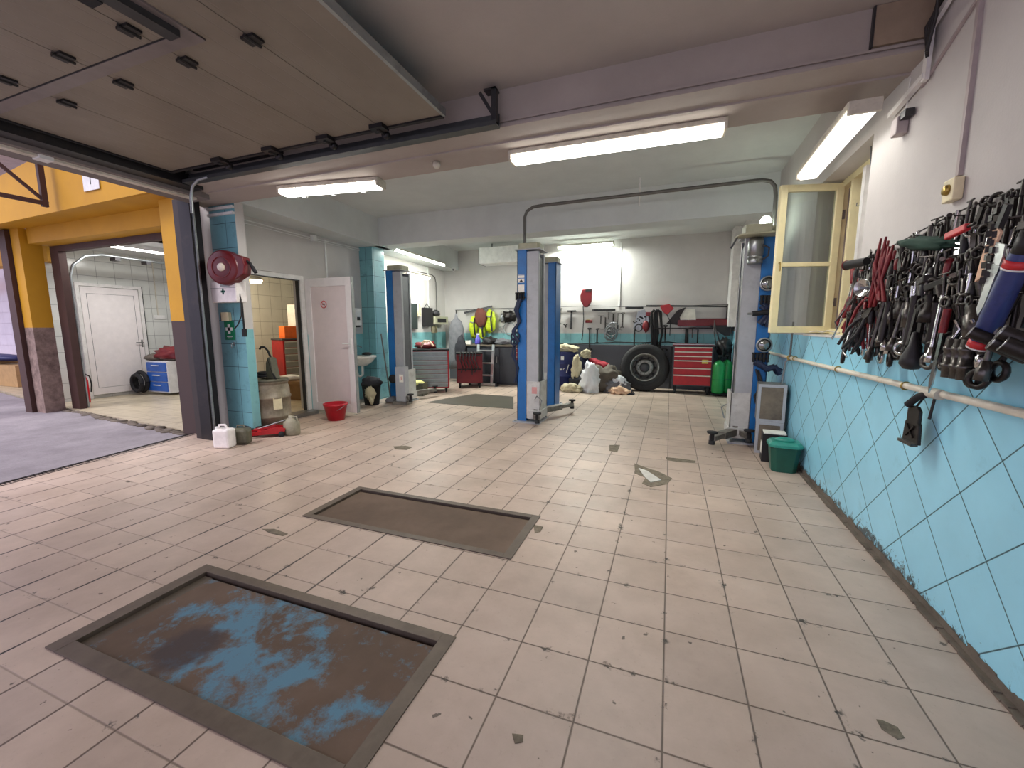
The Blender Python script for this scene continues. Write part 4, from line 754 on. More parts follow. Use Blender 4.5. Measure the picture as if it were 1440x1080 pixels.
# ------------------------------------------------------------------ left rear cluster
t = drawer_cabinet('tool_cabinet', 'red tool cabinet with grey drawers standing between left lift post and dark cabinet', (-4.95, 8.0, 0), .5, .8, .55, .92, 8, 'red_paint', 'cab_grey', 'lift_grey', top='rubber', z0=.10)
single(MB().blob((0, 0, .06), (.24, .16, .1), 31, .5, 3, 3), 'tool_heap', 'dark_red', 'heap of red hoses and rags on top of the left red cabinet', 'rags', (-5.08, 8.0, .95))
m = MB(); m.tube([(-.15, 0, .1), (-.05, -.05, .16), (.1, -.08, .15), (.2, -.1, .05)], .02, 8); m.tube([(-.1, -.1, .02), (-.02, -.14, .12), (.08, -.15, .13)], .012, 8); single(m, 'pale_hose', 'pink_cloth', 'pale pink hose looped over the left red cabinet', 'hose', (-4.92, 7.85, .97))
t = drawer_cabinet('service_trolley', 'dark red low trolley cluttered with hoses behind the left red cabinet', (-4.45, 8.9, 0), .5, .6, .5, .8, 2, 'dark_red', 'dark_red', 'rubber', top='rubber')
m = MB(); r2 = random.Random(9)
for i in range(6): a = -.22+.07*i; m.tube([(a, -.27, .66), (a-.03, -.33, .5), (a+.04, -.34, .3), (a+r2.uniform(-.05, .05), -.32, .12+r2.uniform(0, .2))], .014, 6)
single(m, 'hose_tangle', 'grip_black', 'black hoses hanging down the front of the dark red trolley', 'hose', (-4.4, 8.85, .2), .5)
t = thing('cardboard_box', 'olive cardboard box with yellow lining on the floor before the left red cabinet', 'box', (-4.98, 7.45, 0), .2); m = MB(); m.box(-.2, .2, -.14, -.13, 0, .26); m.box(-.2, .2, .13, .14, 0, .26); m.box(-.2, -.19, -.14, .14, 0, .26); m.box(.19, .2, -.14, .14, 0, .26); m.box(-.2, .2, -.14, .14, 0, .01); m.build('box', 'olive_can', t)
mk('lining_yellow', (226, 220, 140), .6); MB().blob((0, -.02, .25), (.19, .15, .06), 3, .4, 3, 2).build('lining', 'lining_yellow', t)
t = thing('hanging_coat', 'long dark grey coat hanging at the back left corner', 'coat', (-5.15, 9.6, 0)); MB().lathe([(0, 1.78), (.03, 1.76), (.05, 1.66), (.15, 1.56), (.20, 1.40), (.22, 1.0), (.24, .6), (.26, .35), (0, .35)][::-1], 24, sx=1.0, sy=.55).build('coat', 'grey_cloth', t); MB().box(-.01, .01, -.01, .01, 1.76, 1.86).build('loop', 'rubber', t)
m = MB().blob((0, 0, 0), (.17, .1, .45), 12, .25, 3, 3, False); single(m, 'hanging_overall', 'dark_cloth', 'black overall hanging in front of the grey coat', 'overall', (-4.98, 9.5, .75))
# left wall boards
def lw(name, label, cat, y0, y1, z0, z1, mat, d=.03, extra=None, g=None):
    x = XW((y0+y1)/2)+.006; t = thing(name, label, cat, (x, (y0+y1)/2, (z0+z1)/2), -0.05, g); h = (y1-y0)/2; k = (z1-z0)/2
    MB().box(0, d, -h, h, -k, k).build('panel', mat, t, bevel=.003); return t
t = lw('blackboard', 'dark green notice board on the left wall behind the lift post', 'board', 7.95, 8.62, 1.38, 1.98, 'blackboard'); m = MB(); m.box(.03, .036, -.33, .33, -.3, -.285); m.box(.03, .036, -.33, .33, .285, .3); m.build('rim', 'dark_steel', t)
t = lw('tube_rack', 'yellow and black boxed item on the left wall right of the notice board', 'rack', 8.70, 8.80, 1.68, 2.02, 'beige', .05); MB().box(.05, .055, -.015, .015, -.14, .14).build('stripe', 'rubber', t)
t = lw('hung_bag', 'black bag hanging on the left wall beside the yellow item', 'bag', 8.93, 9.28, 1.44, 1.9, 'grip_black', .1); MB().tube([(.05, -.12, .22), (.05, 0, .34), (.05, .12, .22)], .01, 6).build('strap', 'grip_black', t)
t = lw('parts_box', 'olive shelf box with small parts on the left wall in the corner', 'box', 9.35, 9.95, 1.50, 1.70, 'cap_olive', .18); MB().blob((.08, -.1, .17), (.08, .12, .1), 5, .4).build('contents', 'dark_steel', t); MB().box(.18, .184, -.2, .2, -.05, .05).build('opening', 'rubber', t)
lw('hung_cloth', 'pale rag hanging under the olive shelf box', 'rag', 9.38, 9.62, 1.28, 1.46, 'beige_cloth', .04)
t = thing('security_camera', 'small dome camera at the end of the left beam', 'camera', (-5.28, 9.75, 2.93)); MB().lathe([(0, 0), (.05, 0), (.05, -.03), (.035, -.07), (0, -.085)], 20).build('dome', 'white_plastic', t); MB().lathe([(0, -.02), (.02, -.02), (.02, .0), (0, .0)], 14, (.02, -.05, -.05), 'y').build('lens', 'rubber', t)
m = MB(); m.tube([(0, -.9, 0), (0, -.2, 0), (0, -.05, -.05), (0, 0, -.18), (0, 0, -1.15)], .012, 8); single(m, 'curved_conduit', 'pipe_dark', 'thin curved conduit on the left wall in the rear corner', 'conduit', (XW(9.6)+.03, 9.65, 2.75))
MB(); c = XW(9.3); m = MB(); m.box(0, .03, -.02, .02, 0, 1.5); single(m, 'cable_duct', 'white_plastic', 'upright white duct on the left wall in the rear corner', 'duct', (XW(9.25)+.002, 9.25, 1.5))
# back wall bench zone
def on_back(name, label, cat, x, y, d=10.13, rz=0, grp=None):
    q = P(x, y, 1, d); return thing(name, label, cat, (q.x, d, q.z), rz, grp)
# white unit high on the wall
t = thing('air_heater', 'white flat heater unit hung below the ceiling left of the middle post', 'heater', (-3.85, 9.6, 3.1)); MB().prism([(-.2, -.17), (.2, -.17), (.2, .15), (-.2, .22)], -.55, .75, 0).build('casing', 'white_paint', t, bevel=.02); m = MB(); m.box(-.5, .7, -.195, -.19, -.12, -.115); m.box(-.555, -.545, -.2, .2, -.17, .18); m.build('grille_line', 'dark_steel', t); MB().box(-.3, -.28, 0, .02, .2, .36).build('hanger', 'dark_steel', t)
t = thing('work_cabinet', 'dark grey low cabinet along the back wall behind the small ladder', 'cabinet', (-4.05, 9.75, 0)); MB().box(-.85, .62, -.22, .3, 0, .95).build('body', 'dark_cab', t, bevel=.005)
for a in (-.84, -.35, .14): f = MB().box(a, a+.47, -.24, -.22, .05, .9).build('door', 'dark_cab', t); MB().box(a+.4, a+.42, -.255, -.24, .55, .7).build('handle', 'alu', f)
mk('beige_dark', (120, 108, 92), .6, dirt=(80, 72, 62), dirt_at=.5); MB().box(-.9, .66, -.27, .34, .95, .99).build('worktop', 'beige_dark', t)
t = drawer_cabinet('tool_cabinet', 'narrow red tool cabinet with pale drawer handles, half hidden left of the middle post', (-3.17, 9.62, 0), 0, .55, .5, .95, 6, 'dark_cab', 'red_paint', 'pale_handle', top='beige_dark', hz=[1, 1, 1, 1.4, 1.4, 1.8])
t = thing('step_ladder', 'small silver step ladder against the dark cabinet', 'ladder', (-4.22, 9.25, 0)); W = .2
for s in (-1, 1):
    m = MB(); m.bar((s*W, -.02, 0), (s*W, .12, 1.0), .035, .06, (1, 0, 0)); m.build('rail', 'alu', t)
for i in range(3): m = MB(); m.box(-W, W, -.06+.04*i, .08+.04*i, .24+.3*i, .265+.3*i); m.build('step', 'alu', t)
MB().box(-.36, .36, -.08, .0, .02, .07).build('foot_bar', 'alu', t); m = MB(); m.box(-.38, -.33, -.1, .02, 0, .08); m.box(.33, .38, -.1, .02, 0, .08); m.build('rubber_foot', 'grip_black', t)
t = thing('spray_bottle', 'blue-violet bottle on the dark cabinet left of the ladder', 'bottle', (-4.55, 9.6, .99)); MB().lathe([(0, 0), (.07, 0), (.075, .05), (.06, .16), (.03, .2), (.03, .24), (0, .24)], 18).build('bottle', 'purple', t); MB().box(-.02, .05, -.015, .015, .24, .28).build('trigger', 'white_plastic', t)
single(MB().box(-.07, .07, -.05, .05, 0, .1), 'small_carton', 'paper', 'small white carton on the dark cabinet near the corner', 'carton', (-4.78, 9.55, .99), bevel=.004)
single(MB().blob((0, 0, .07), (.2, .14, .12), 15, .5, 3, 3), 'tool_bag', 'grip_black', 'black tool bag behind the ladder on the dark cabinet', 'bag', (-4.22, 9.65, .99))
single(MB().blob((0, 0, .06), (.22, .14, .09), 16, .5, 3, 3), 'crumpled_bag', 'grey_cloth', 'crumpled pale grey bag right of the black tool bag', 'bag', (-3.85, 9.62, .99))
def vest(label, x, y, w, h, mat1='hivis', grp=None):
    t = on_back('hivis_vest', label, 'vest', x, y, 10.08); q = t.location
    m = MB(); m.blob((0, 0, -h/2), (w, .06, h/2), int(x), .35, 4, 3, False); m.build('body', mat1, t); m = MB(); m.tube([(w*.5, -.06, -.04), (w*.35, -.075, -h*.4), (w*.5, -.06, -h*.9)], .02, 6); m.build('dark_strap', 'dark_cloth', t); m = MB(); m.tube([(-w*.6, -.05, -h*.25), (0, -.07, -h*.3), (w*.6, -.05, -h*.25)], .016, 6); m.build('reflective_band', 'cab_grey', t); return t
vest('yellow high-visibility vest hanging left of the brown cloth', 666, 445, .12, .55); vest('yellow high-visibility vest with black straps, rightmost of the hanging vests', 689, 436, .15, .6); vest('short yellow vest hanging under the brown cloth', 678, 455, .09, .4)
t = on_back('hung_cloth', 'rust brown cloth hanging between the yellow vests', 'cloth', 676, 436, 10.02); MB().blob((0, 0, -.2), (.17, .07, .24), 5, .3, 3, 3, False).build('cloth', 'rust_cloth', t); MB().tube([(0, .02, .02), (0, .1, .05)], .006, 6).build('hook', 'steel', t)
a, b = P(653, 440, 1, 10.1), P(692, 431, 1, 10.1); m = MB(); m.bar((a.x, a.y, a.z), (b.x, b.y, b.z), .02, .05); tag(m.build('wall_rod', 'dark_steel'), 'slanting dark bar on the back wall above the vests', 'bar')
# ---- tools on the back wall
TT = {}
def tpl(fn):
    TT[fn.__name__] = fn; return fn
@tpl
def wrench(t, L=.24, mat='tool_steel'):
    MB().box(-.006, .006, -.008, .008, -L+.02, -.02).build('shaft', mat, t); MB().ring((0, 0, -.012), .014, .006, 'x', 10, 5).build('ring_end', mat, t)
    m = MB(); m.prism([(-.020, -L), (-.008, -L+.016), (.008, -L+.016), (.02, -L), (.018, -L+.03), (0, -L+.045), (-.018, -L+.03)], -.006, .006, 0); m.build('jaw_end', mat, t)
@tpl
def pliers(t, L=.22, mat='grip_red'):
    for s in (-1, 1): MB().tube([(0, s*.006, -.075), (0, s*.022, -.11), (0, s*.03, -.16), (0, s*.018, -L)], [.006, .009, .009, .007], 6).build('grip', mat, t)
    m = MB(); m.prism([(0, 0), (.008, -.03), (.016, -.055), (.01, -.08), (-.01, -.08), (-.016, -.055), (-.008, -.03)], -.006, .006, 0); m.build('jaws', 'tool_steel', t)
@tpl
def screwdriver(t, L=.24, mat='grip_red'):
    MB().lathe([(0, 0), (.012, -.004), (.014, -.03), (.012, -.08), (.008, -.09), (0, -.09)], 8).build('grip', mat, t); MB().cyl((0, 0, -.09), (0, 0, -L), .004, n=6).build('blade', 'tool_chrome', t)
@tpl
def socket_bar(t, L=.26, mat='tool_chrome'):
    MB().cyl((0, 0, 0), (0, 0, -L+.06), .008, n=8).build('bar', mat, t); m = MB(); m.lathe([(0, 0), (.012, 0), (.013, -.02), (.017, -.025), (.017, -.06), (.010, -.06), (.009, -.045), (0, -.045)], 12, (0, 0, -L+.06)); m.build('socket', mat, t)
@tpl
def brace(t, L=.26, mat='tool_chrome'):
    MB().tube([(0, -.045, -.0), (0, 0, -.012), (0, .0, -L+.02), (0, -.05, -L)], .005, 7).build('bent_bar', mat, t); MB().cyl((0, -.045, 0), (0, -.07, .006), .009, n=8).build('socket', mat, t)
@tpl
def tube_spanner(t, L=.2, mat='tool_dark'):
    MB().tube([(0, 0, 0), (0, 0, -L)], .015, 12, caps=False).build('tube', mat, t); MB().ring((0, 0, -L), .015, .004, 'z', 12, 5).build('rim', 'tool_steel', t)
@tpl
def hammer(t, L=.28, mat='tool_steel'):
    MB().cyl((0, 0, -.02), (0, 0, -L), .011, n=8).build('handle', 'grip_black', t); m = MB(); m.obox((0, 0, -.01), (.03, .1, .03)); m.build('head', mat, t, bevel=.004)
@tpl
def clamp(t, L=.2, mat='tool_dark'):
    m = MB(); m.tube([(0, -.03, -.02), (0, -.05, -.02), (0, -.05, -L+.02), (0, -.02, -L+.0), (0, .03, -L+.02)], .007, 6); m.build('frame', mat, t); MB().cyl((0, .0, .02), (0, 0, -L*.6), .006, n=6).build('screw', 'tool_steel', t); MB().cyl((0, -.03, .02), (0, .03, .02), .004, n=6).build('t_bar', 'tool_steel', t)
@tpl
def socket_cup(t, L=.08, mat='tool_dark'):
    MB().lathe([(0, 0), (.022, 0), (.024, -.03), (.03, -.035), (.03, -L), (.02, -L), (.018, -L+.02), (0, -L+.02)], 14).build('cup', mat, t); MB().ring((0, 0, .01), .012, .003, 'x', 10, 5).build('loop', 'tool_steel', t)
@tpl
def ring_wrench(t, L=.34, mat='tool_steel'):
    MB().tube([(0, 0, -.02), (.012, 0, -.06), (.012, 0, -L+.06), (0, 0, -L+.02)], [.008, .007, .007, .008], 6).build('shaft', mat, t)
    MB().ring((0, 0, -.005), .018, .007, 'x', 12, 6).build('ring_end', mat, t); MB().ring((0, 0, -L), .026, .009, 'x', 14, 6).build('ring_end', mat, t)
def proto(kind, **kw):
    t = thing(kind, 'x', 'tool', (0, 0, 0)); TT[kind](t, **kw); return t
rt = random.Random(42)
KINDW = {'wrench': 'combination wrench', 'pliers': 'pliers', 'screwdriver': 'screwdriver', 'socket_bar': 'socket extension bar', 'brace': 'bent wheel brace', 'tube_spanner': 'tubular box spanner', 'hammer': 'hammer', 'clamp': 'screw clamp', 'socket_cup': 'large socket', 'ring_wrench': 'long ring wrench'}
PRO = []
def usep(key, kind, kw, name=None):
    for p in PRO:
        if p[0] == key: return dup(p[1])
    t = proto(kind, **kw); PRO.append([key, t]); return t
def place(kind, matk, L, loc, rot, label, group, cat='tool', sc=1.0):
    key = (kind, matk, L); t = usep(key, kind, dict(L=L, mat=matk)); t.location = loc; t.rotation_euler = rot; t['label'] = label; t['category'] = cat; t.scale = (sc, sc, sc)
    if group: t['group'] = group
    elif 'group' in t: del t['group']
    return t
# the right wall: a dense curtain of hand tools on three wires
MCOL = {'tool_steel': 'grey steel', 'tool_dark': 'blackened', 'tool_chrome': 'bright chrome', 'grip_red': 'red-handled', 'grip_black': 'black-handled', 'grip_orange': 'orange-handled'}
ROWS = [('top', 1.0, -.02), ('second', .82, -.045), ('third', .64, -.075), ('fourth', .48, -.105), ('bottom', .33, -.135)]
def rack_top(y): return 1.90 + .03*sin(y*3.1) - (.05 if y > 3.6 else 0)
def rack_bot(y): return 1.325 + .02*sin(y*5)
ZN = [(2.0, 2.36, 'beside the blue tube'), (2.36, 2.58, 'around the cream scraper'), (2.58, 2.74, 'over the three pipe joints'), (2.74, 2.92, 'over the long bright bar'), (2.92, 3.15, 'over the black rubber bulb'), (3.15, 3.4, 'right of the red straps'), (3.4, 3.65, 'among the red straps'), (3.65, 4.02, 'next to the window')]
for ri, (rn, hf, dx) in enumerate(ROWS):
    y = 2.00+.011*ri
    while y < 3.90*(1.262+dx)/1.262:
        step = rt.uniform(.026, .040); red = y > 3.05
        if red: kind = rt.choices(['pliers', 'screwdriver', 'wrench', 'clamp', 'brace', 'tube_spanner', 'socket_cup', 'ring_wrench'], [11 if ri else 5, 3.5, 1.5, 1.2, .6, .8, .5, 1])[0]
        elif ri == 4: kind = rt.choices(['ring_wrench', 'socket_bar', 'tube_spanner', 'socket_cup', 'wrench'], [5, 3, 3, 2, 3])[0]
        else: kind = rt.choices(['wrench', 'brace', 'socket_bar', 'clamp', 'screwdriver', 'hammer', 'tube_spanner', 'ring_wrench', 'pliers'], [6, 2.2, 2, 2, 1, 1, 1.5, 4, 1])[0]
        if kind in ('pliers', 'screwdriver'): mk_ = rt.choices(['grip_red', 'grip_black', 'grip_orange'], [8, 1.5, .7] if red else [2, 5, .5])[0]
        elif kind in ('brace', 'socket_bar'): mk_ = rt.choices(['tool_chrome', 'tool_steel'], [1, 2])[0]
        else: mk_ = rt.choices(['tool_steel', 'tool_dark', 'tool_chrome'], [3, 6, .6])[0]
        base = {'wrench': .23, 'pliers': .22, 'screwdriver': .24, 'socket_bar': .26, 'brace': .26, 'tube_spanner': .18, 'hammer': .28, 'clamp': .2, 'socket_cup': .08, 'ring_wrench': .27}[kind]
        L = round(base + rt.choice([0, .04]), 2)
        zt = rack_bot(y)+(rack_top(y)-rack_bot(y))*hf+rt.uniform(-.025, .025)
        if zt-L*1.1 < 1.24: L = round(base-.04, 2)
        zn = next(z for z in ZN if z[0] <= y < z[1] or z is ZN[-1])[2]
        rot = (rt.gauss(0, .16)+(.4 if red and rt.random() < .3 else 0)*rt.choice([-1, 1]), rt.gauss(0, .05)+.04, rt.uniform(-.6, .6))
        lab = f'{MCOL[mk_]} {KINDW[kind]}, {rn} row of wall tools, {zn}'
        s_ = rt.uniform(1.05, 1.3); place(kind, mk_, L, (1.262+dx, y, zt), rot, lab, f'tools on the right wall rack, {rn} row', sc=s_); y += step
# pegs and wires carrying them
t = thing('tool_rack', 'dark wire rails and pegs carrying the hand tools on the right wall', 'rack', (1.262, 3.0, 1.6))
for i, (rn, hf, dx) in enumerate(ROWS):
    pts = [(dx*.9, y/10-3.0, rack_bot(y/10)+(rack_top(y/10)-rack_bot(y/10))*hf+.012-1.6) for y in range(20, 38, 2)]; MB().tube(pts, .004, 6).build('rail', 'tool_dark', t)
for j in range(10):
    y = 2.08+j*.17; z = rack_top(y)-1.6; m = MB(); m.tube([(0, y-3, z-.02), (-.06, y-3, z-.02), (-.065, y-3, z-.005)], .003, 6); m.build('peg', 'tool_dark', t)
def special(name, label, cat, y, z, x=1.10, rot=(0, 0, 0), px=None):
    if px: q = P(px[0], px[1], 0, x); y, z = q.y, q.z
    t = thing(name, label, cat, (x, y, z)); t.rotation_euler = rot; return t
t = special('sleeve_torch', 'thick blue tube with red and white bands hanging in the tool rack', 'tool', 0, 0, 1.10, (.42, 0, 0), px=(1414, 408))
MB().lathe([(.034, -.22), (.034, .10), (.030, .13)], 20).build('sleeve', 'blue_tube', t); MB().lathe([(0, .20), (.028, .20), (.030, .12), (0, .12)], 20).build('neck', 'grip_black', t)
for z in (-.22, .08):
    f = MB().lathe([(.035, z), (.036, z), (.036, z+.028), (.035, z+.028)], 20).build('red_band', 'tube_red', t); MB().lathe([(.0352, z-.006), (.0365, z-.006), (.0365, z), (.0352, z)], 20).build('white_band', 'white_plastic', f)
t = special('caliper', 'pale metal caliper plate hanging left of the blue tube', 'tool', 0, 0, 1.09, (.35, 0, 0), px=(1396, 392)); m = MB(); m.prism([(0, .12), (.05, .12), (.055, .09), (.03, .08), (.02, -.12), (.0, -.14), (-.012, -.1), (-.01, .08)], -.003, .003, 0); m.build('body', 'alu', t); MB().box(-.006, .006, -.02, .05, .02, .05).build('slider', 'steel', t)
t = special('cream_scraper', 'cream scraper blade hanging high in the right half of the tool rack', 'tool', 0, 0, 1.09, (.42, 0, 0), px=(1391, 352)); m = MB(); m.prism([(-.025, .07), (.02, .09), (.022, -.02), (.0, -.12), (-.02, -.1)], -.004, .004, 0); m.build('blade', 'pink_cloth', t); MB().box(-.008, .008, -.011, .011, .08, .16).build('chain_handle', 'grip_black', t)
for k, (y, z, s) in enumerate(((2.46, 1.86, 1), (2.43, 1.78, .9))):
    t = special('drive_chain', ['black roller chain hanging at the top of the tool rack', 'shorter black roller chain beside the first one'][k], 'chain', y, z, 1.09, px=((1403, 312), (1396, 322))[k]); m = MB()
    for i in range(9): m.obox((0, .004*(-1)**i, .04-i*.028), (.02, .02, .022), (0, 0, .3*i))
    m.build('links', 'tool_dark', t); MB().ring((0, 0, .06), .012, .003, 'x', 10, 5).build('hook', 'tool_steel', t)
t = special('red_clamp', 'red plastic clip lying on the top rail of the tool rack', 'clip', 0, 0, 1.13, (-.1, 0, 0), px=(1346, 326)); MB().box(-.012, .012, -.07, .07, -.015, .015).build('body', 'tube_red', t, bevel=.006); MB().cyl((0, -.11, 0), (0, -.07, 0), .006, n=8).build('tip', 'tool_dark', t)
t = special('grease_gun', 'dark cylindrical lamp head sticking out next to the window', 'tool', 0, 0, 1.16, (0, 0, .3), px=(1206, 370)); MB().cyl((0, .10, 0), (0, -.08, .0), .03, .026, 14).build('barrel', 'grip_black', t); MB().ring((0, .1, 0), .03, .005, 'y', 14, 5).build('rim', 'dark_red', t)
t = special('chrome_reflector', 'round chrome reflector hanging next to the window', 'reflector', 0, 0, 1.10, (0, 0, .5), px=(1214, 405)); MB().lathe([(0, .03), (.03, .02), (.055, -.01), (.05, -.01), (.02, .012), (0, .02)], 20, (0, 0, 0), 'x').build('bowl', 'tool_chrome', t); MB().cyl((-.03, 0, 0), (.03, 0, 0), .008, n=8).build('stem', 'steel', t)
t = special('pear_weight', 'black pear-shaped rubber bulb hanging low at the middle of the tool rack', 'tool', 0, 0, 1.10, px=(1284, 494)); MB().lathe([(0, -.09), (.03, -.085), (.048, -.06), (.045, -.03), (.02, .03), (.012, .09), (0, .095)], 20).build('bulb', 'grip_black', t); MB().box(-.004, .0, .018, .026, -.02, .07).build('white_mark', 'white_plastic', t)
for k, y in enumerate((2.70, 2.64, 2.60)):
    t = special('pipe_connector', ['chrome pipe joint hanging lowest, leftmost of three', 'chrome pipe joint hanging lowest, middle of three', 'chrome pipe joint hanging lowest, rightmost of three'][k], 'pipe joint', y, 1.36, 1.10, px=((1337, 497), (1349, 498), (1359, 499))[k]); m = MB(); m.lathe([(0, .06), (.02, .06), (.022, .03), (.026, .03), (.026, .015), (.022, .01), (.022, -.04), (.027, -.04), (.027, -.055), (.022, -.06), (.022, -.10), (0, -.10)], 16); m.build('joint', 'tool_steel', t); MB().tube([(0, 0, .06), (.02, 0, .1), (0, 0, .14)], .008, 6).build('neck', 'tool_chrome', t)
t = special('pry_bar', 'long bright flat bar reaching below the other tools', 'tool', 0, 0, 1.09, (.15, 0, 0), px=(1318, 500)); m = MB(); m.prism([(-.01, .1), (.01, .1), (.014, -.12), (0, -.17), (-.014, -.12)], -.003, .003, 0); m.build('blade', 'tool_chrome', t); MB().cyl((0, 0, .1), (0, 0, .2), .014, n=10).build('grip', 'grip_red', t)
t = special('hung_bolt', 'single dark bolt hanging on the blue tiles below the tools', 'bolt', 0, 0, 1.24, px=(1388, 503)); MB().cyl((0, 0, .0), (0, 0, -.09), .009, n=8).build('shank', 'tool_dark', t); MB().cyl((0, 0, .0), (0, 0, .015), .014, n=6).build('head', 'tool_dark', t)
for k, (y, z, r_) in enumerate(((2.30, 1.35, .03), (2.22, 1.34, .026), (2.36, 1.38, .022), (2.13, 1.36, .028))):
    t = special('box_spanner_end', ['open steel tube mouth pointing out at the bottom right of the tool rack', 'second open steel tube mouth, right of the first', 'third small tube mouth, left of the big one', 'tube mouth at the very right edge of the tool rack'][k], 'tool', y, z, 1.09, (0, .5, -.4), px=((1422, 491), (1434, 477), (1388, 476), (1438, 494))[k]); m = MB(); m.tube([(-.05, 0, 0), (.05, 0, 0)], r_, 14, caps=False); m.tube([(-.05, 0, 0), (.05, 0, 0)], r_*.75, 14, caps=False); m.build('tube', 'tool_dark', t); MB().lathe([(r_*.75, -.07), (r_, -.07)], 14, (0, 0, 0), 'x').build('mouth_rim', 'steel', t) if 0 else MB().ring((-.05, 0, 0), r_*.88, r_*.13, 'x', 14, 5).build('mouth_rim', 'steel', t)
t = special('red_hose_clamp', 'bunch of red straps hanging high in the left half of the tool rack', 'straps', 0, 0, 1.12, px=(1246, 368)); r2 = random.Random(4)
for i in range(7):
    y0 = (i-3)*.02; a = r2.uniform(-.04, .04); MB().tube([(-.01*(i % 3), y0, .12+r2.uniform(-.05, .03)), (-.02, y0+a, .0), (-.03+.01*(i % 2), y0-a*.5, -.1), (-.02, y0+a*1.5, -.2-r2.uniform(0, .06))], [.006, .012, .008, .011], 5).build('strap', 'grip_red', t)
t = special('green_rag', 'dark green rag draped behind the top rail of the tool rack', 'rag', 0, 0, 1.20, (.18, 0, 0), px=(1300, 342)); m = MB(); m.blob((0, 0, 0), (.03, .26, .035), 9, .4, 4, 3, False); m.build('cloth', 'green_cloth', t)
# ------------------------------------------------------------------ right wall fittings
t = thing('wall_pipe', 'long cream pipe running level along the blue tiled wall', 'pipe', (1.235, 0, 0)); pts = [(0, 1.2, 1.085), (0, 2.2, 1.085), (0, 3.2, 1.08), (0, 4.4, 1.075), (0, 5.6, 1.075), (0, 7.2, 1.08)]; MB().tube(pts, .018, 10).build('pipe', 'pipe_white', t)
for y in (1.9, 2.9, 3.9, 5.1, 6.4): MB().ring((0, y, 1.08), .021, .005, 'y', 14, 6).build('clip', 'brass', t)
t = thing('pipe_tee', 'dark taped tee joint and hose on the cream pipe above the black bracket', 'pipe joint', (1.225, 2.64, 1.08)); m = MB(); m.tube([(0, -.08, 0), (0, .05, 0)], .026, 10); m.build('tape', 'old_plastic', t); MB().tube([(0, 0, 0), (-.03, .04, -.03), (-.04, .10, -.08)], .018, 8).build('hose', 'rubber', t); MB().tube([(-.02, -.08, -.02), (-.03, -.08, -.12)], .006, 6).build('dangling_rod', 'tool_dark', t)
t = thing('bracket_plate', 'black bracket plate with a raised cross hanging below the cream pipe', 'bracket', (1.20, 2.70, .89)); m = MB(); m.prism([(-.075, -.08), (.075, -.08), (.065, .02), (.055, .03), (.055, .09), (.03, .11), (-.03, .11), (-.055, .09), (-.055, .03), (-.065, .02)], -.008, .008, 0); m.build('plate', 'tool_dark', t, bevel=.003)
m = MB(); m.bar((-.01, -.035, -.05), (-.01, .035, .01), .008, .012, (1, 0, 0)); m.bar((-.01, .035, -.05), (-.01, -.035, .01), .008, .012, (1, 0, 0)); m.build('cross_rib', 'tool_dark', t); MB().box(-.03, .0, -.065, .065, -.09, -.075).build('lip', 'tool_steel', t); MB().tube([(0, 0, .10), (.02, -.02, .16), (.03, -.04, .19)], .005, 6).build('wire', 'tool_dark', t)
t = thing('tap_branch', 'thin pipe branch ending in a spout on the blue wall left of the casement', 'pipe branch', (1.225, 5.25, 1.08)); MB().tube([(0, 0, .38), (0, 0, -.0)], .010, 8).build('riser', 'pipe_dark', t); MB().tube([(0, 0, 0), (-.03, .03, -.05), (-.04, .06, -.3)], .010, 8).build('spout', 'galv', t); MB().ring((0, 0, 0), .024, .008, 'y', 12, 6).build('tee', 'brass', t)
m = MB(); m.tube([(0, -.4, 0), (-.02, -.2, .015), (0, 0, .0), (.02, .2, .01), (0, .5, -.01)], .006, 6); single(m, 'loose_cable', 'pipe_white', 'pale cable lying along the window sill', 'cable', (1.25, 4.4, 1.36))
a = P(1380, 9, 0, 1.26)
t = thing('wall_conduit', 'upright grey conduit on the right wall above the round switch', 'conduit', (1.262, 2.73, 2.12)); m = MB(); m.bar((0, -.005, 0), (0, .01, 1.08), .022, .022)
mk('conduit_grey', (170, 158, 156), .6); m.build('duct', 'conduit_grey', t)
m = MB(); m.bar((0, .0, .80), (0, .46, .62), .012, .014); m.build('branch', 'conduit_grey', t)
t = thing('wall_switch', 'cream round-button switch box on the right wall above the tools', 'switch', (1.262, 2.73, 2.06)); MB().box(-.035, .006, -.045, .045, -.055, .05).build('box', 'beige', t, bevel=.006); MB().lathe([(0, -.052), (.022, -.05), (.026, -.035), (0, -.035)], 18, (0, 0, 0), 'x').build('button', 'brass', t)
t = thing('junction_box', 'small grey junction box with a bracket on the right wall near the beam', 'junction box', (1.26, 3.34, 2.60)); MB().box(-.05, .008, -.035, .04, -.05, .05).build('box', 'conduit_grey', t, bevel=.006); m = MB(); m.box(-.04, .004, -.10, -.035, .02, .06); m.build('bracket', 'dark_steel', t); MB().cyl((0, 0, .05), (0, -.01, .26), .004, n=6).build('cable', 'white_plastic', t)
t = thing('beam_trunking', 'white trunking turning down from the beam onto the right wall', 'trunking', (1.255, 3.12, 2.9)); m = MB(); m.box(-.02, .0, -.02, .02, -.16, .12); m.bar((-.01, 0, -.13), (-.01, .38, -.17), .03, .03); m.bar((-.01, -.02, .1), (-.01, -.5, .26), .02, .02); m.build('trunk', 'white_paint', t)
m = MB(); r2 = random.Random(1)
for i in range(4): m.tube([(-.01-.01*i, -.02*i, -.05), (-.03, -.03*i, .1), (-.02*i, -.1-.02*i, .2), (-.02, -.4, .27)], .008, 6)
single(m, 'cable_bunch', 'cable', 'bunch of dark cables running up in the corner of beam and right wall', 'cables', (1.245, 3.10, 2.9))
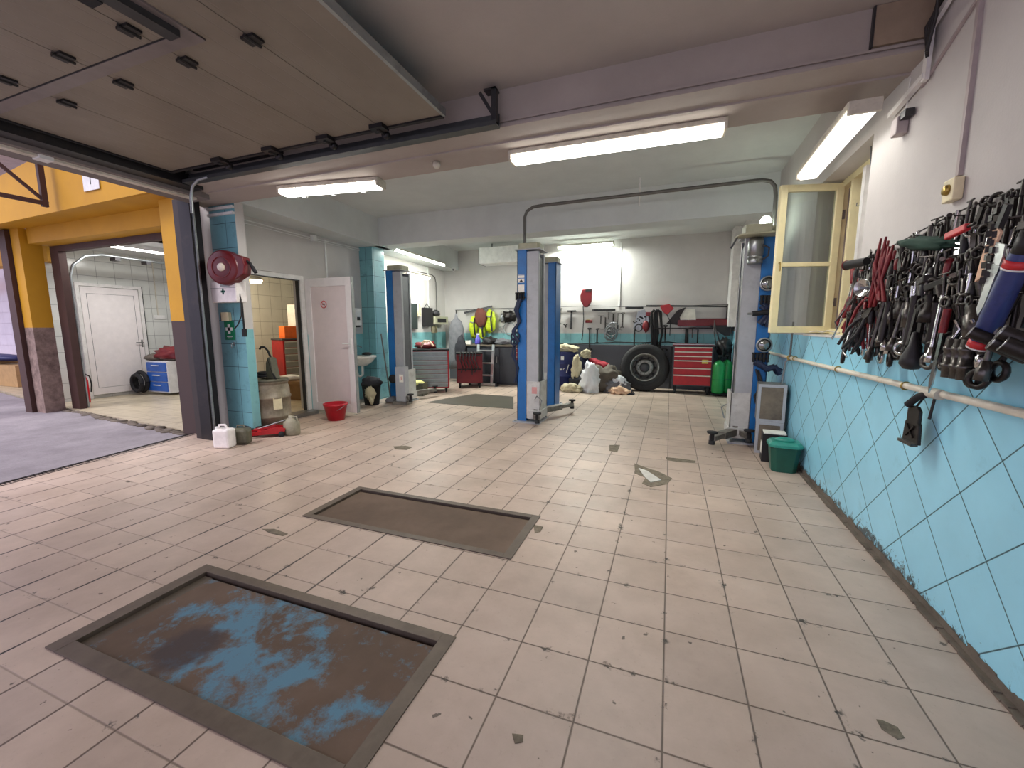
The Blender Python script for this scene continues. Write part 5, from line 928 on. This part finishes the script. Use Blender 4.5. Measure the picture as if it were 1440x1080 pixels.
t = thing('cover_panel', 'brown painted cover panel on the front beam next to the right wall', 'panel', (1.13, 3.14, 3.07)); MB().box(-.14, .125, -.012, .01, -.1, .108).build('panel', M('panel_brown', (150, 132, 112), .7), t)
MB().box(-.145, -.135, -.016, .01, -.105, .108).build('edge', 'dark_steel', t)
m = MB(); m.tube([(0, 0, 0), (.03, .02, -.3), (.04, .05, -.7), (.02, .0, -.95), (0, -.25, -1.08)], .004, 6); single(m, 'thin_wire', 'dark_steel', 'thin wire hanging down inside the open window', 'wire', (1.30, 3.92, 2.70))
t = thing('smoke_detector', 'small white sensor hanging under the front beam left of the long lamp', 'sensor', tuple(P(614, 233, 2, 2.87))); MB().lathe([(0, .03), (.03, .03), (.035, 0), (.02, -.02), (0, -.02)], 16).build('body', 'old_plastic', t); m = MB(); m.tube([(0, 0, .02), (-.03, 0, .06), (-.06, 0, .035)], .004, 6); m.build('wire', 'old_plastic', t)
t = thing('cable_bundle', 'white cables crossing the left wall below the beam', 'cable', (-5.52, 4.0, 2.86)); m = MB(); m.tube([(.01, 0, .02), (.0, 1.3, .0), (-.06, 2.6, .03)], .008, 6); m.tube([(.01, 0, -.03), (.0, 1.3, -.03), (-.06, 2.6, -.0)], .006, 6); m.build('cables', 'white_plastic', t); MB().box(-.02, .05, 1.4, 1.47, -.05, .04).build('junction', 'white_plastic', t)
m = MB(); m.box(0, .02, -.012, .012, 0, .65); single(m, 'cable_duct', 'white_plastic', 'short upright duct above the white door', 'duct', (XW(5.75), 5.75, 2.25))
# cabinet stack and bin beside the right post
def metal_case(label, loc, rz, W, D, H, grp='grey metal cases'):
    t = thing('metal_case', label, 'metal box', loc, rz, grp); MB().box(-W/2, W/2, -D/2, D/2, 0, H).build('case', 'grey_box', t, bevel=.006)
    m = MB(); rect(m, -W/2, W/2, 0, H, .03, -D/2-.008, -D/2); m.build('rim', 'lift_grey', t); MB().box(-W/2+.03, W/2-.03, -D/2-.004, -D/2, .03, H-.03).build('door', 'beige_dark', t)
metal_case('grey metal case standing on the floor behind the green bin', (1.10, 5.35, 0), -.15, .26, .26, .36); metal_case('grey metal case stacked on the floor one behind the green bin', (1.10, 5.37, .36), -.12, .27, .27, .42)
t = thing('battery', 'black and white box between the metal cases and the green bin', 'box', (1.08, 4.98, 0), -.1); MB().box(-.11, .11, -.09, .09, 0, .3).build('case', 'grip_black', t, bevel=.004); MB().box(-.10, .10, -.08, .08, .3, .312).build('top', 'paper', t); MB().box(-.112, -.11, -.06, .06, .08, .2).build('label', 'paper', t)
t = thing('waste_bin', 'dark green plastic bin with a lighter green swing lid', 'bin', (1.105, 4.66, 0), -.05)
def rr(w, d, c=.04): return [(-w+c, -d), (w-c, -d), (w, -d+c), (w, d-c), (w-c, d), (-w+c, d), (-w, d-c), (-w, -d+c)]
def loft(secs):
    m = MB(); n = len(secs[0][0]); vs = [(x, y, z) for poly, z in secs for x, y in poly]; fs = [(i*n+k, i*n+(k+1) % n, (i+1)*n+(k+1) % n, (i+1)*n+k) for i in range(len(secs)-1) for k in range(n)]
    fs += [tuple(range(n))[::-1], tuple(range((len(secs)-1)*n, len(secs)*n))]; return m.add(vs, fs)
loft([(rr(.105, .09), 0), (rr(.13, .115), .25)]).build('tub', 'dark_green', t, bevel=.004); loft([(rr(.142, .127), .25), (rr(.142, .127), .275), (rr(.12, .105), .30)]).build('lid', 'bin_green_light', t, bevel=.004)
m = MB(); m.lathe([(.0, .0), (.085, .0), (.088, .012), (.06, .03), (0, .034)], 24, (0, 0, .298), sx=1.0, sy=.75); m.build('flap', 'bin_green_light', t)
# ------------------------------------------------------------------ back right: wheel, cabinet, tanks
t = thing('truck_wheel', 'big truck tyre with a ten-stud steel rim leaning on the back wall', 'wheel', (-.49, 9.62, 0)); t.rotation_euler = (-.16, 0, .05)
m = MB(); m.lathe([(.29, -.10), (.31, -.13), (.40, -.145), (.47, -.135), (.505, -.115), (.52, -.08), (.525, 0), (.52, .08), (.505, .115), (.47, .135), (.40, .145), (.31, .13), (.29, .10)], 64, (0, 0, .525), 'y')
for i in range(60):
    a = 2*pi*i/60
    for q in (-.075, .025): m.obox((cos(a)*.522, q+.025, .525+sin(a)*.522), (.012, .045, .03), (0, -a, 0))
for R3 in (.36, .43): m.ring((0, -.142, .525), R3, .003, 'y', 64, 5)
m.build('tyre', 'tyre', t)
rm = MB().lathe([(.305, -.10), (.312, -.125), (.305, -.135), (.288, -.132), (.280, -.11), (.275, -.05), (.262, -.02)], 64, (0, 0, .525), 'y').build('rim', 'wheel_steel', t)
ds = MB().lathe([(.262, -.02), (.24, .0), (.21, -.01), (.18, -.05)], 64, (0, 0, .525), 'y').build('dish', 'wheel_dark', t)
fg = MB().lathe([(.18, -.05), (.172, -.068), (.115, -.070), (.105, -.05)], 64, (0, 0, .525), 'y').build('bolt_flange', 'wheel_steel', t)
MB().lathe([(.105, -.05), (.10, -.062), (.09, -.07), (0, -.07)], 40, (0, 0, .525), 'y').build('hub_face', 'dark_steel', t)
for i in range(10):
    a = 2*pi*(i+.5)/10; c = (cos(a)*.145, -.070, .525+sin(a)*.145); MB().lathe([(.0, -.024), (.010, -.024), (.012, 0)], 6, c, 'y').build('wheel_nut', 'dark_steel', fg)
    c = (cos(a+.3)*.222, -.012, .525+sin(a+.3)*.222); MB().lathe([(.0, -.003), (.024, -.003), (.024, .0)], 14, c, 'y').build('hand_hole', 'rubber', ds)
t = drawer_cabinet('tool_cabinet', 'red tool cabinet with six drawers right of the truck wheel', (.47, 9.72, 0), 0, .78, .5, 1.02, 6, 'dark_cab', 'red_paint', 'pale_handle', top='dark_red', hz=[.8, .8, .8, 1.4, 1.3, 1.9], z0=.17)
MB().box(.18, .30, -.252, -.25, .66, .74).build('sticker', 'yellow_plastic', t); MB().box(-.40, .40, -.26, -.24, 1.05, 1.06).build('top_lip', 'alu', t)
MB().box(-.44, -.39, -.2, .25, .1, 1.0).build('side_panel', 'rubber', t)
def tank(label, x, y):
    t = thing('gas_cylinder', label, 'gas cylinder', (x, y, .06), 0, 'green gas cylinders on a trolley'); MB().lathe([(0, 0), (.10, .0), (.115, .03), (.115, .56), (.09, .63), (.04, .66), (.035, .68), (0, .68)], 28).build('body', 'green_tank', t); MB().lathe([(.0, .68), (.02, .68), (.02, .74), (.035, .75), (.035, .78), (0, .78)], 12).build('valve', 'tool_dark', t)
    MB().lathe([(.116, .28), (.118, .285), (.116, .29)], 28).build('weld_seam', 'dark_green', t); return t
tank('green gas cylinder, left of the two on the black trolley', .97, 9.45); tank('green gas cylinder, right of the two, partly behind the lift post', 1.205 if 0 else 1.14, 9.62)
t = thing('cylinder_trolley', 'black trolley holding the green gas cylinders', 'trolley', (1.03, 9.50, 0)); MB().box(-.2, .2, -.14, .22, .03, .055).build('tray', 'rubber', t)
m = MB(); m.tube([(.0, -.1, .05), (.0, -.02, .5), (.0, .0, 1.0)], .012, 8); m.tube([(-.18, .2, .05), (-.18, .2, 1.05), (.18, .2, 1.05), (.18, .2, .05)], .013, 8); m.build('frame', 'rubber', t)
for s in (-.19, .19): MB().lathe([(0, -.015), (.05, -.015), (.05, .015), (0, .015)], 16, (s, .1, .05), 'x').build('wheel', 'grip_black', t)
m = MB(); m.blob((0, 0, .0), (.15, .14, .18), 2, .5, 3, 3, False); m.tube([(-.1, -.1, .1), (-.2, -.1, .4), (-.2, .2, .55)], .012, 6); m.tube([(-.15, -.12, -.05), (-.22, -.1, .3), (-.2, .2, .5)], .012, 6); single(m, 'hose_bundle', 'grip_black', 'black hoses piled over the green gas cylinders', 'hose', (1.08, 9.75, 1.0))
m = MB(); m.prism([(-.26, .12), (.15, .12), (.15, -.1), (.05, -.1)], -.02, .14, 1); single(m, 'black_hopper', 'grip_black', 'black wedge-shaped hood under the end of the tool shelf', 'hood', (1.05, 9.95, 1.33))
single(MB().box(-.12, .12, -.05, .02, -.04, .05), 'socket_block', 'white_plastic', 'white socket block at the foot of the boxed duct', 'socket', (1.08, 10.12, 1.42), bevel=.004)
# tool shelf on the back wall
t = thing('tool_shelf', 'dark red open tool shelf at the right end of the back wall', 'shelf', (.62, 10.1, 1.6)); m = MB(); m.box(-.47, .53, -.11, .08, -.16, -.14); m.box(-.47, .53, .06, .08, -.14, .0); m.box(-.47, .53, -.11, -.095, -.14, -.03); m.build('tray', 'dark_red', t)
m = MB(); m.box(.50, .53, -.1, .08, -.14, .3); m.build('end_plate', 'tool_dark', t); m = MB(); m.tube([(-1.15, -.02, .30), (.5, -.02, .25)], .018, 8); m.build('top_rail', 'dark_steel', t); MB().box(-1.0, .53, -.05, .08, -.22, -.20).build('lower_rail', 'tool_dark', t)
for k, x in enumerate((-.34, -.17)): single(MB().box(-.07, .07, -.04, .04, 0, .14), 'parts_tin', 'white_plastic', ['white tin on the red tool shelf, left one', 'white tin on the red tool shelf, right one'][k], 'tin', (.62+x, 10.06, 1.46 if 0 else 1.585-.125), bevel=.005)
single(MB().blob((0, 0, .04), (.09, .06, .06), 33, .4, 3, 2), 'small_parts', 'steel', 'small metal parts on the red tool shelf right of the tins', 'parts', (.75, 10.06, 1.47)); single(MB().blob((0, 0, .03), (.14, .06, .05), 34, .4, 3, 2), 'small_parts', 'tool_dark', 'dark parts at the right end of the red tool shelf', 'parts', (.98, 10.06, 1.47))
def bk(x, y, d=10.14): q = P(x, y, 1, d); return (q.x, d, q.z)
# red welding mask etc.
t = thing('welding_mask', 'dark red welding shield hanging on the back wall', 'welding shield', bk(825, 419, 10.1)); m = MB(); m.prism([(-.10, .2), (.13, .22), (.12, -.1), (.04, -.22), (-.05, -.22), (-.14, -.06), (-.15, .06)], -.06, .03, 1); m.build('shield', 'dark_red', t, bevel=.02); MB().box(-.02, .12, -.065, -.06, .15, .2).build('visor', 'rubber', t); MB().tube([(-.08, 0, -.2), (-.06, -.01, -.5), (-.08, 0, -.9), (-.1, 0, -1.0)], .012, 6).build('hose', 'cable', t)
BT = [('wrench', 'tool_chrome', .42, 789, 433, 'bright wrench on the back wall right of the blue post', (0, .3)), ('hammer', 'tool_dark', .45, 804, 437, 'black hammer left of the red welding shield', (0, .15)), ('clamp', 'tool_dark', .30, 845, 445, 'dark clamp below the long black bar', (0, 0)), ('clamp', 'tool_dark', .26, 856, 440, 'second small clamp below the long black bar', (0, .1)),
      ('wrench', 'tool_steel', .36, 876, 440, 'single steel wrench hanging alone on the back wall', (0, .15)), ('ring_wrench', 'tool_dark', .5, 829, 462, 'dark ring wrench low on the teal strip', (0, 0)), ('wrench', 'tool_dark', .36, 840, 462, 'short dark wrench low on the teal strip', (0, 0)), ('ring_wrench', 'tool_steel', .9, 893, 452, 'long steel bar left of the truck wheel hoses', (0, .02)),
      ('tube_spanner', 'tool_dark', .35, 966, 462, 'dark spanner hanging under the shelf rail, left', (0, 0)), ('clamp', 'tool_dark', .34, 974, 462, 'dark clamp hanging under the shelf rail, right', (0, .1)), ('ring_wrench', 'tool_dark', .55, 936, 458, 'dark hooked wrench below the red box', (0, -.1)), ('tube_spanner', 'tool_dark', .3, 786, 458, 'round dark part beside the blue post', (0, .5)),
      ('ring_wrench', 'tool_dark', .5, 795, 456, 'dark angled wrench beside the round part', (0, -.5)), ('ring_wrench', 'tool_steel', .45, 762, 0, '', (0, 0)), ('screwdriver', 'grip_red', .3, 782, 432, 'red-handled driver at the edge of the blue post', (0, 1.2)), ('brace', 'tool_dark', .4, 869, 440, 'thin hooked wire tool on the back wall', (0, 0))]
for kind, mm, L, x, y, lab, ro in BT:
    if not lab: continue
    tt_ = place(kind, mm, L, bk(x, y), (0, ro[1], pi/2), lab, None); tt_.scale = (2.2, 2.2, 1)
for x, y, w, lab in ((850, 436, .5, 'long black magnetic bar right of the welding shield'), (893, 433, .36, 'short black magnetic bar in the middle of the back wall')):
    t = thing('magnet_bar', lab, 'tool bar', bk(x, y)); MB().box(-w/2, w/2, -.03, .04, -.025, .025).build('bar', 'rubber', t); MB().box(-w/2-.04, -w/2, -.01, .02, -.03, .03).build('bracket', 'tool_steel', t)
t = thing('grinder', 'small red and brass grinder hanging below the welding shield', 'tool', bk(827, 452)); MB().cyl((-.06, 0, 0), (.1, 0, 0), .035, n=12).build('body', 'grip_red', t); MB().lathe([(0, 0), (.05, 0), (.05, .01), (0, .01)], 18, (.0, 0, .03)).build('disc', 'brass', t)
m = MB(); r2 = random.Random(77)
for i in range(14): m.ring((r2.uniform(-.05, .05), -.02+r2.uniform(-.03, .01), r2.uniform(-.14, .14)), r2.uniform(.06, .13), .009, 'y', 14, 5)
single(m, 'wire_coil', 'coil', 'grey tangled wire coil on the back wall', 'wire', bk(860, 465, 10.1))
t = thing('metal_plate', 'pale perforated metal plate hanging among the tools', 'plate', bk(903, 450)); m = MB(); m.prism([(-.2, -.2), (.1, -.25), (.16, .0), (.05, .24), (-.1, .2)], -.004, .004, 1); m.build('plate', 'galv', t); m = MB(); r2 = random.Random(6)
for i in range(9): m.lathe([(0, -.006), (.02, -.006), (.02, -.004)], 10, (r2.uniform(-.1, .1), 0, r2.uniform(-.15, .12)), 'y')
m.build('holes', 'rubber', t)
t = thing('belt_ring', 'black ring hanging at the teal line', 'ring', bk(898, 461)); MB().ring((0, -.02, 0), .08, .014, 'y', 20, 6).build('ring', 'rubber', t)
t = thing('red_pouch', 'dark red pouch hanging left of the black hoses', 'pouch', bk(908, 459)); MB().blob((0, -.02, 0), (.08, .05, .13), 7, .3, 3, 2, False).build('pouch', 'dark_red', t); MB().box(-.01, .01, -.02, .02, .1, .3).build('strap', 'rubber', t)
t = thing('air_tool', 'red air tool hanging on the back wall above the pouch', 'tool', bk(914, 442)); MB().box(-.09, .06, -.05, .03, -.04, .05).build('body', 'dark_red', t, bevel=.01); MB().cyl((0, 0, -.04), (0, 0, -.3), .012, n=8).build('hose', 'rubber', t)
t = thing('rubber_hose', 'thick bundle of black hoses hanging on the back wall', 'hose', bk(924, 437, 10.08)); r2 = random.Random(8)
for i in range(4): a = r2.uniform(-.06, .06); MB().tube([(a-.08, 0, -.05), (a-.03, 0, .02), (a+.03, 0, -.03), (a+.05+.02*i, 0, -.5), (a+.02, 0, -.98), (a-.04, 0, -.5-.1*i), (a-.08, 0, -.05)], .022, 8).build('loop', 'rubber', t)
t = thing('red_box', 'red angular box at the left end of the shelf rail', 'box', bk(937, 434, 10.1)); m = MB(); m.prism([(-.14, .06), (.06, .1), (.16, .0), (.02, -.14), (-.08, -.06)], -.06, .04, 1); m.build('casing', 'ext_red2', t, bevel=.01) if 'ext_red2' in MAT else m.build('casing', 'red_paint', t, bevel=.01); MB().tube([(.0, 0, -.1), (.1, 0, -.3), (.1, 0, -.6)], .01, 6).build('cable', 'rubber', t)
t = thing('metal_fan', 'black fan-shaped piece hanging left of the shelf', 'part', bk(956, 445)); m = MB(); m.prism([(-.28, -.16), (-.05, .14), (.12, .2), (.06, .1), (.0, -.02), (.04, -.2), (-.1, -.18)], -.02, .02, 1); m.build('blade', 'tool_dark', t); MB().prism([(.02, .18), (.3, .16), (.36, -.22), (.06, -.3), (.0, -.1)], .0, .02, 1).build('backing_card', 'paper', t)
m = MB(); a = [bk(x, y, 10.16) for x, y in ((780, 482), (800, 484), (835, 483), (865, 481), (900, 482), (940, 481), (980, 486), (1010, 490))]; tag(m.tube(a, .012, 8).build('wall_cable', 'cable'), 'dark cable sagging along the teal strip of the back wall', 'cable')
m = MB(); a = [bk(x, y, 10.17) for x, y in ((640, 436), (700, 434), (836, 430), (900, 432), (1028, 428))]; tag(m.tube(a, .006, 6).build('wall_wire', 'dark_steel'), 'thin taut wire across the back wall above the tools', 'wire')
m = MB(); q = P(873, 350, 1, 10.16); m.box(q.x-.015, q.x+.015, 10.182, 10.198, 1.9, 3.35); tag(m.build('cable_duct', 'white_plastic'), 'white duct running down the back wall beside the high lamp', 'duct')
for k, (x, y, h, w, lab) in enumerate(((716, 440, .28, .34, 'dark machine part hung on the wall between vests and middle post'), (706, 442, .2, .14, 'curved grey part right of the yellow vests'))):
    t = thing('hung_part', lab, 'part', bk(x, y)); MB().blob((0, 0, -.1), (w*.5, .05, h*.5), 50+k, .6, 4, 3, False).build('body', 'tool_dark' if k == 0 else 'galv', t); MB().ring((0, 0, .05), .03, .006, 'y', 10, 5).build('hook', 'steel', t)
t = thing('hoop', 'large grey wire hoop hanging left of the middle post', 'hoop', bk(716, 462)); MB().ring((0, 0, 0), .16, .012, 'y', 24, 6).build('hoop', 'galv', t); MB().tube([(-.1, 0, .1), (-.32, 0, .0), (-.2, 0, -.1)], .012, 6).build('arm', 'galv', t)
# ------------------------------------------------------------------ heap of clothes and the blue barrel
t = thing('oil_drum', 'dark blue oil drum with white lettering behind the middle lift post', 'drum', (-2.30, 9.55, 0)); MB().lathe([(0, 0), (.29, 0), (.30, .02), (.29, .04), (.29, .29), (.305, .3), (.29, .31), (.29, .57), (.305, .58), (.29, .59), (.29, .84), (.30, .86), (.28, .86), (0, .84)], 40).build('barrel', 'navy', t)
for ch, x, sz in (('V', -.12, .17), ('w', -.01, .12), ('r', .07, .10), ('/', .15, .26)): text(ch, sz, 'white_plastic', t, (x, -math.sqrt(.297**2-x*x)-.003, .47), (pi/2, 0, math.asin(x/.297)), 'letter', .004)
MB().box(-.0, .07, -.30, -.292, .68, .76).build('white_emblem', 'white_plastic', t)
def cloth(name, mat, label, x, y, z, s, seed, amp=.35, rz=0, rot=None):
    o = single(MB().blob((0, 0, s[2]*.55), s, seed, amp, 2.6, 4), name, mat, label, 'clothes', (x, y, z), rz, 'heap of work clothes left of the truck wheel'); 
    tx = o.modifiers.new('folds', 'DISPLACE'); tex = bpy.data.textures.new('folds', 'CLOUDS'); tex.noise_scale = .10; tx.texture = tex; tx.strength = .10; tx.mid_level = .5
    if rot: o.rotation_euler = rot
    return o
cloth('crumpled_cloth', 'beige_cloth', 'beige cloth draped on top of the blue oil drum', -2.28, 9.5, .86, (.32, .2, .1), 1)
cloth('work_jacket', 'dark_cloth', 'black jacket slumped against the blue drum at the base of the heap', -1.75, 9.35, 0, (.34, .26, .30), 2)
mk('navy_cloth', (38, 42, 66), .85, var=.2)
cloth('work_jacket', 'navy_cloth', 'dark navy jacket on top of the heap beside the drum', -1.85, 9.65, .38, (.30, .22, .26), 3)
cloth('work_shirt', 'white_cloth', 'white shirt lying at the front middle of the clothes heap', -1.58, 9.02, 0, (.20, .13, .42), 4, .3)
cloth('work_shirt', 'beige_cloth', 'small beige bundle on the crest of the clothes heap', -1.78, 9.5, .72, (.12, .1, .12), 5)
cloth('work_trousers', 'beige_cloth', 'beige trousers hanging down the left side of the heap', -1.93, 9.25, .22, (.11, .08, .34), 9)
cloth('work_jacket', 'red_cloth', 'red jacket trailing from the crest of the heap to the wheel', -1.42, 9.55, .42, (.36, .12, .14), 6, .3, 0, (0, .5, 0))
cloth('work_trousers', 'brown_cloth', 'grey-brown trousers on the right half of the heap', -1.25, 9.32, 0, (.34, .22, .36), 7)
cloth('work_trousers', 'grey_cloth', 'dark grey trousers at the right foot of the heap', -1.05, 9.22, 0, (.28, .18, .2), 8)
cloth('crumpled_cloth', 'pink_cloth', 'pale peach cloth at the front right of the heap', -.95, 9.02, 0, (.20, .12, .10), 10)
cloth('crumpled_cloth', 'white_cloth', 'grey-white cloth above the peach one', -.98, 9.2, .16, (.16, .12, .12), 11)
cloth('crumpled_cloth', 'beige_cloth', 'pale cloth on the floor at the left front of the heap', -1.98, 8.95, 0, (.22, .12, .12), 12)
cloth('glove', 'dark_cloth', 'black glove at the far right tip of the heap', -.74, 9.0, 0, (.10, .07, .05), 13, .2)
t = thing('cardboard_box', 'small brown carton on the floor left of the blue drum', 'box', (-2.42, 9.1, 0)); MB().box(-.12, .08, -.08, .08, 0, .22).build('body', 'card', t); MB().box(-.12, .08, -.02, .02, .22, .223).build('tape', 'beige', t)
# ================================================================== LIGHT
wd = bpy.data.worlds.new('overcast'); SC.world = wd; wd.use_nodes = True
wd.node_tree.nodes['Background'].inputs[0].default_value = (*lin(WCOL), 1); wd.node_tree.nodes['Background'].inputs[1].default_value = WSTR
sd = bpy.data.lights.new('sun', 'SUN'); sd.energy = SUN; sd.angle = .5; sd.color = (1, .95, .95); so = bpy.data.objects.new('sun', sd); COL.objects.link(so); so.rotation_euler = (R_(35), R_(-20), 0)
SC.view_settings.view_transform = 'Standard'; SC.view_settings.look = 'None'; SC.view_settings.gamma = 1; SC.view_settings.exposure = EXPO; SC.view_settings.use_curve_mapping = False
SC.cycles.use_denoising = True; SC.cycles.max_bounces = 8; SC.cycles.diffuse_bounces = 5; SC.cycles.sample_clamp_indirect = 6
print('objects', len(SC.objects))
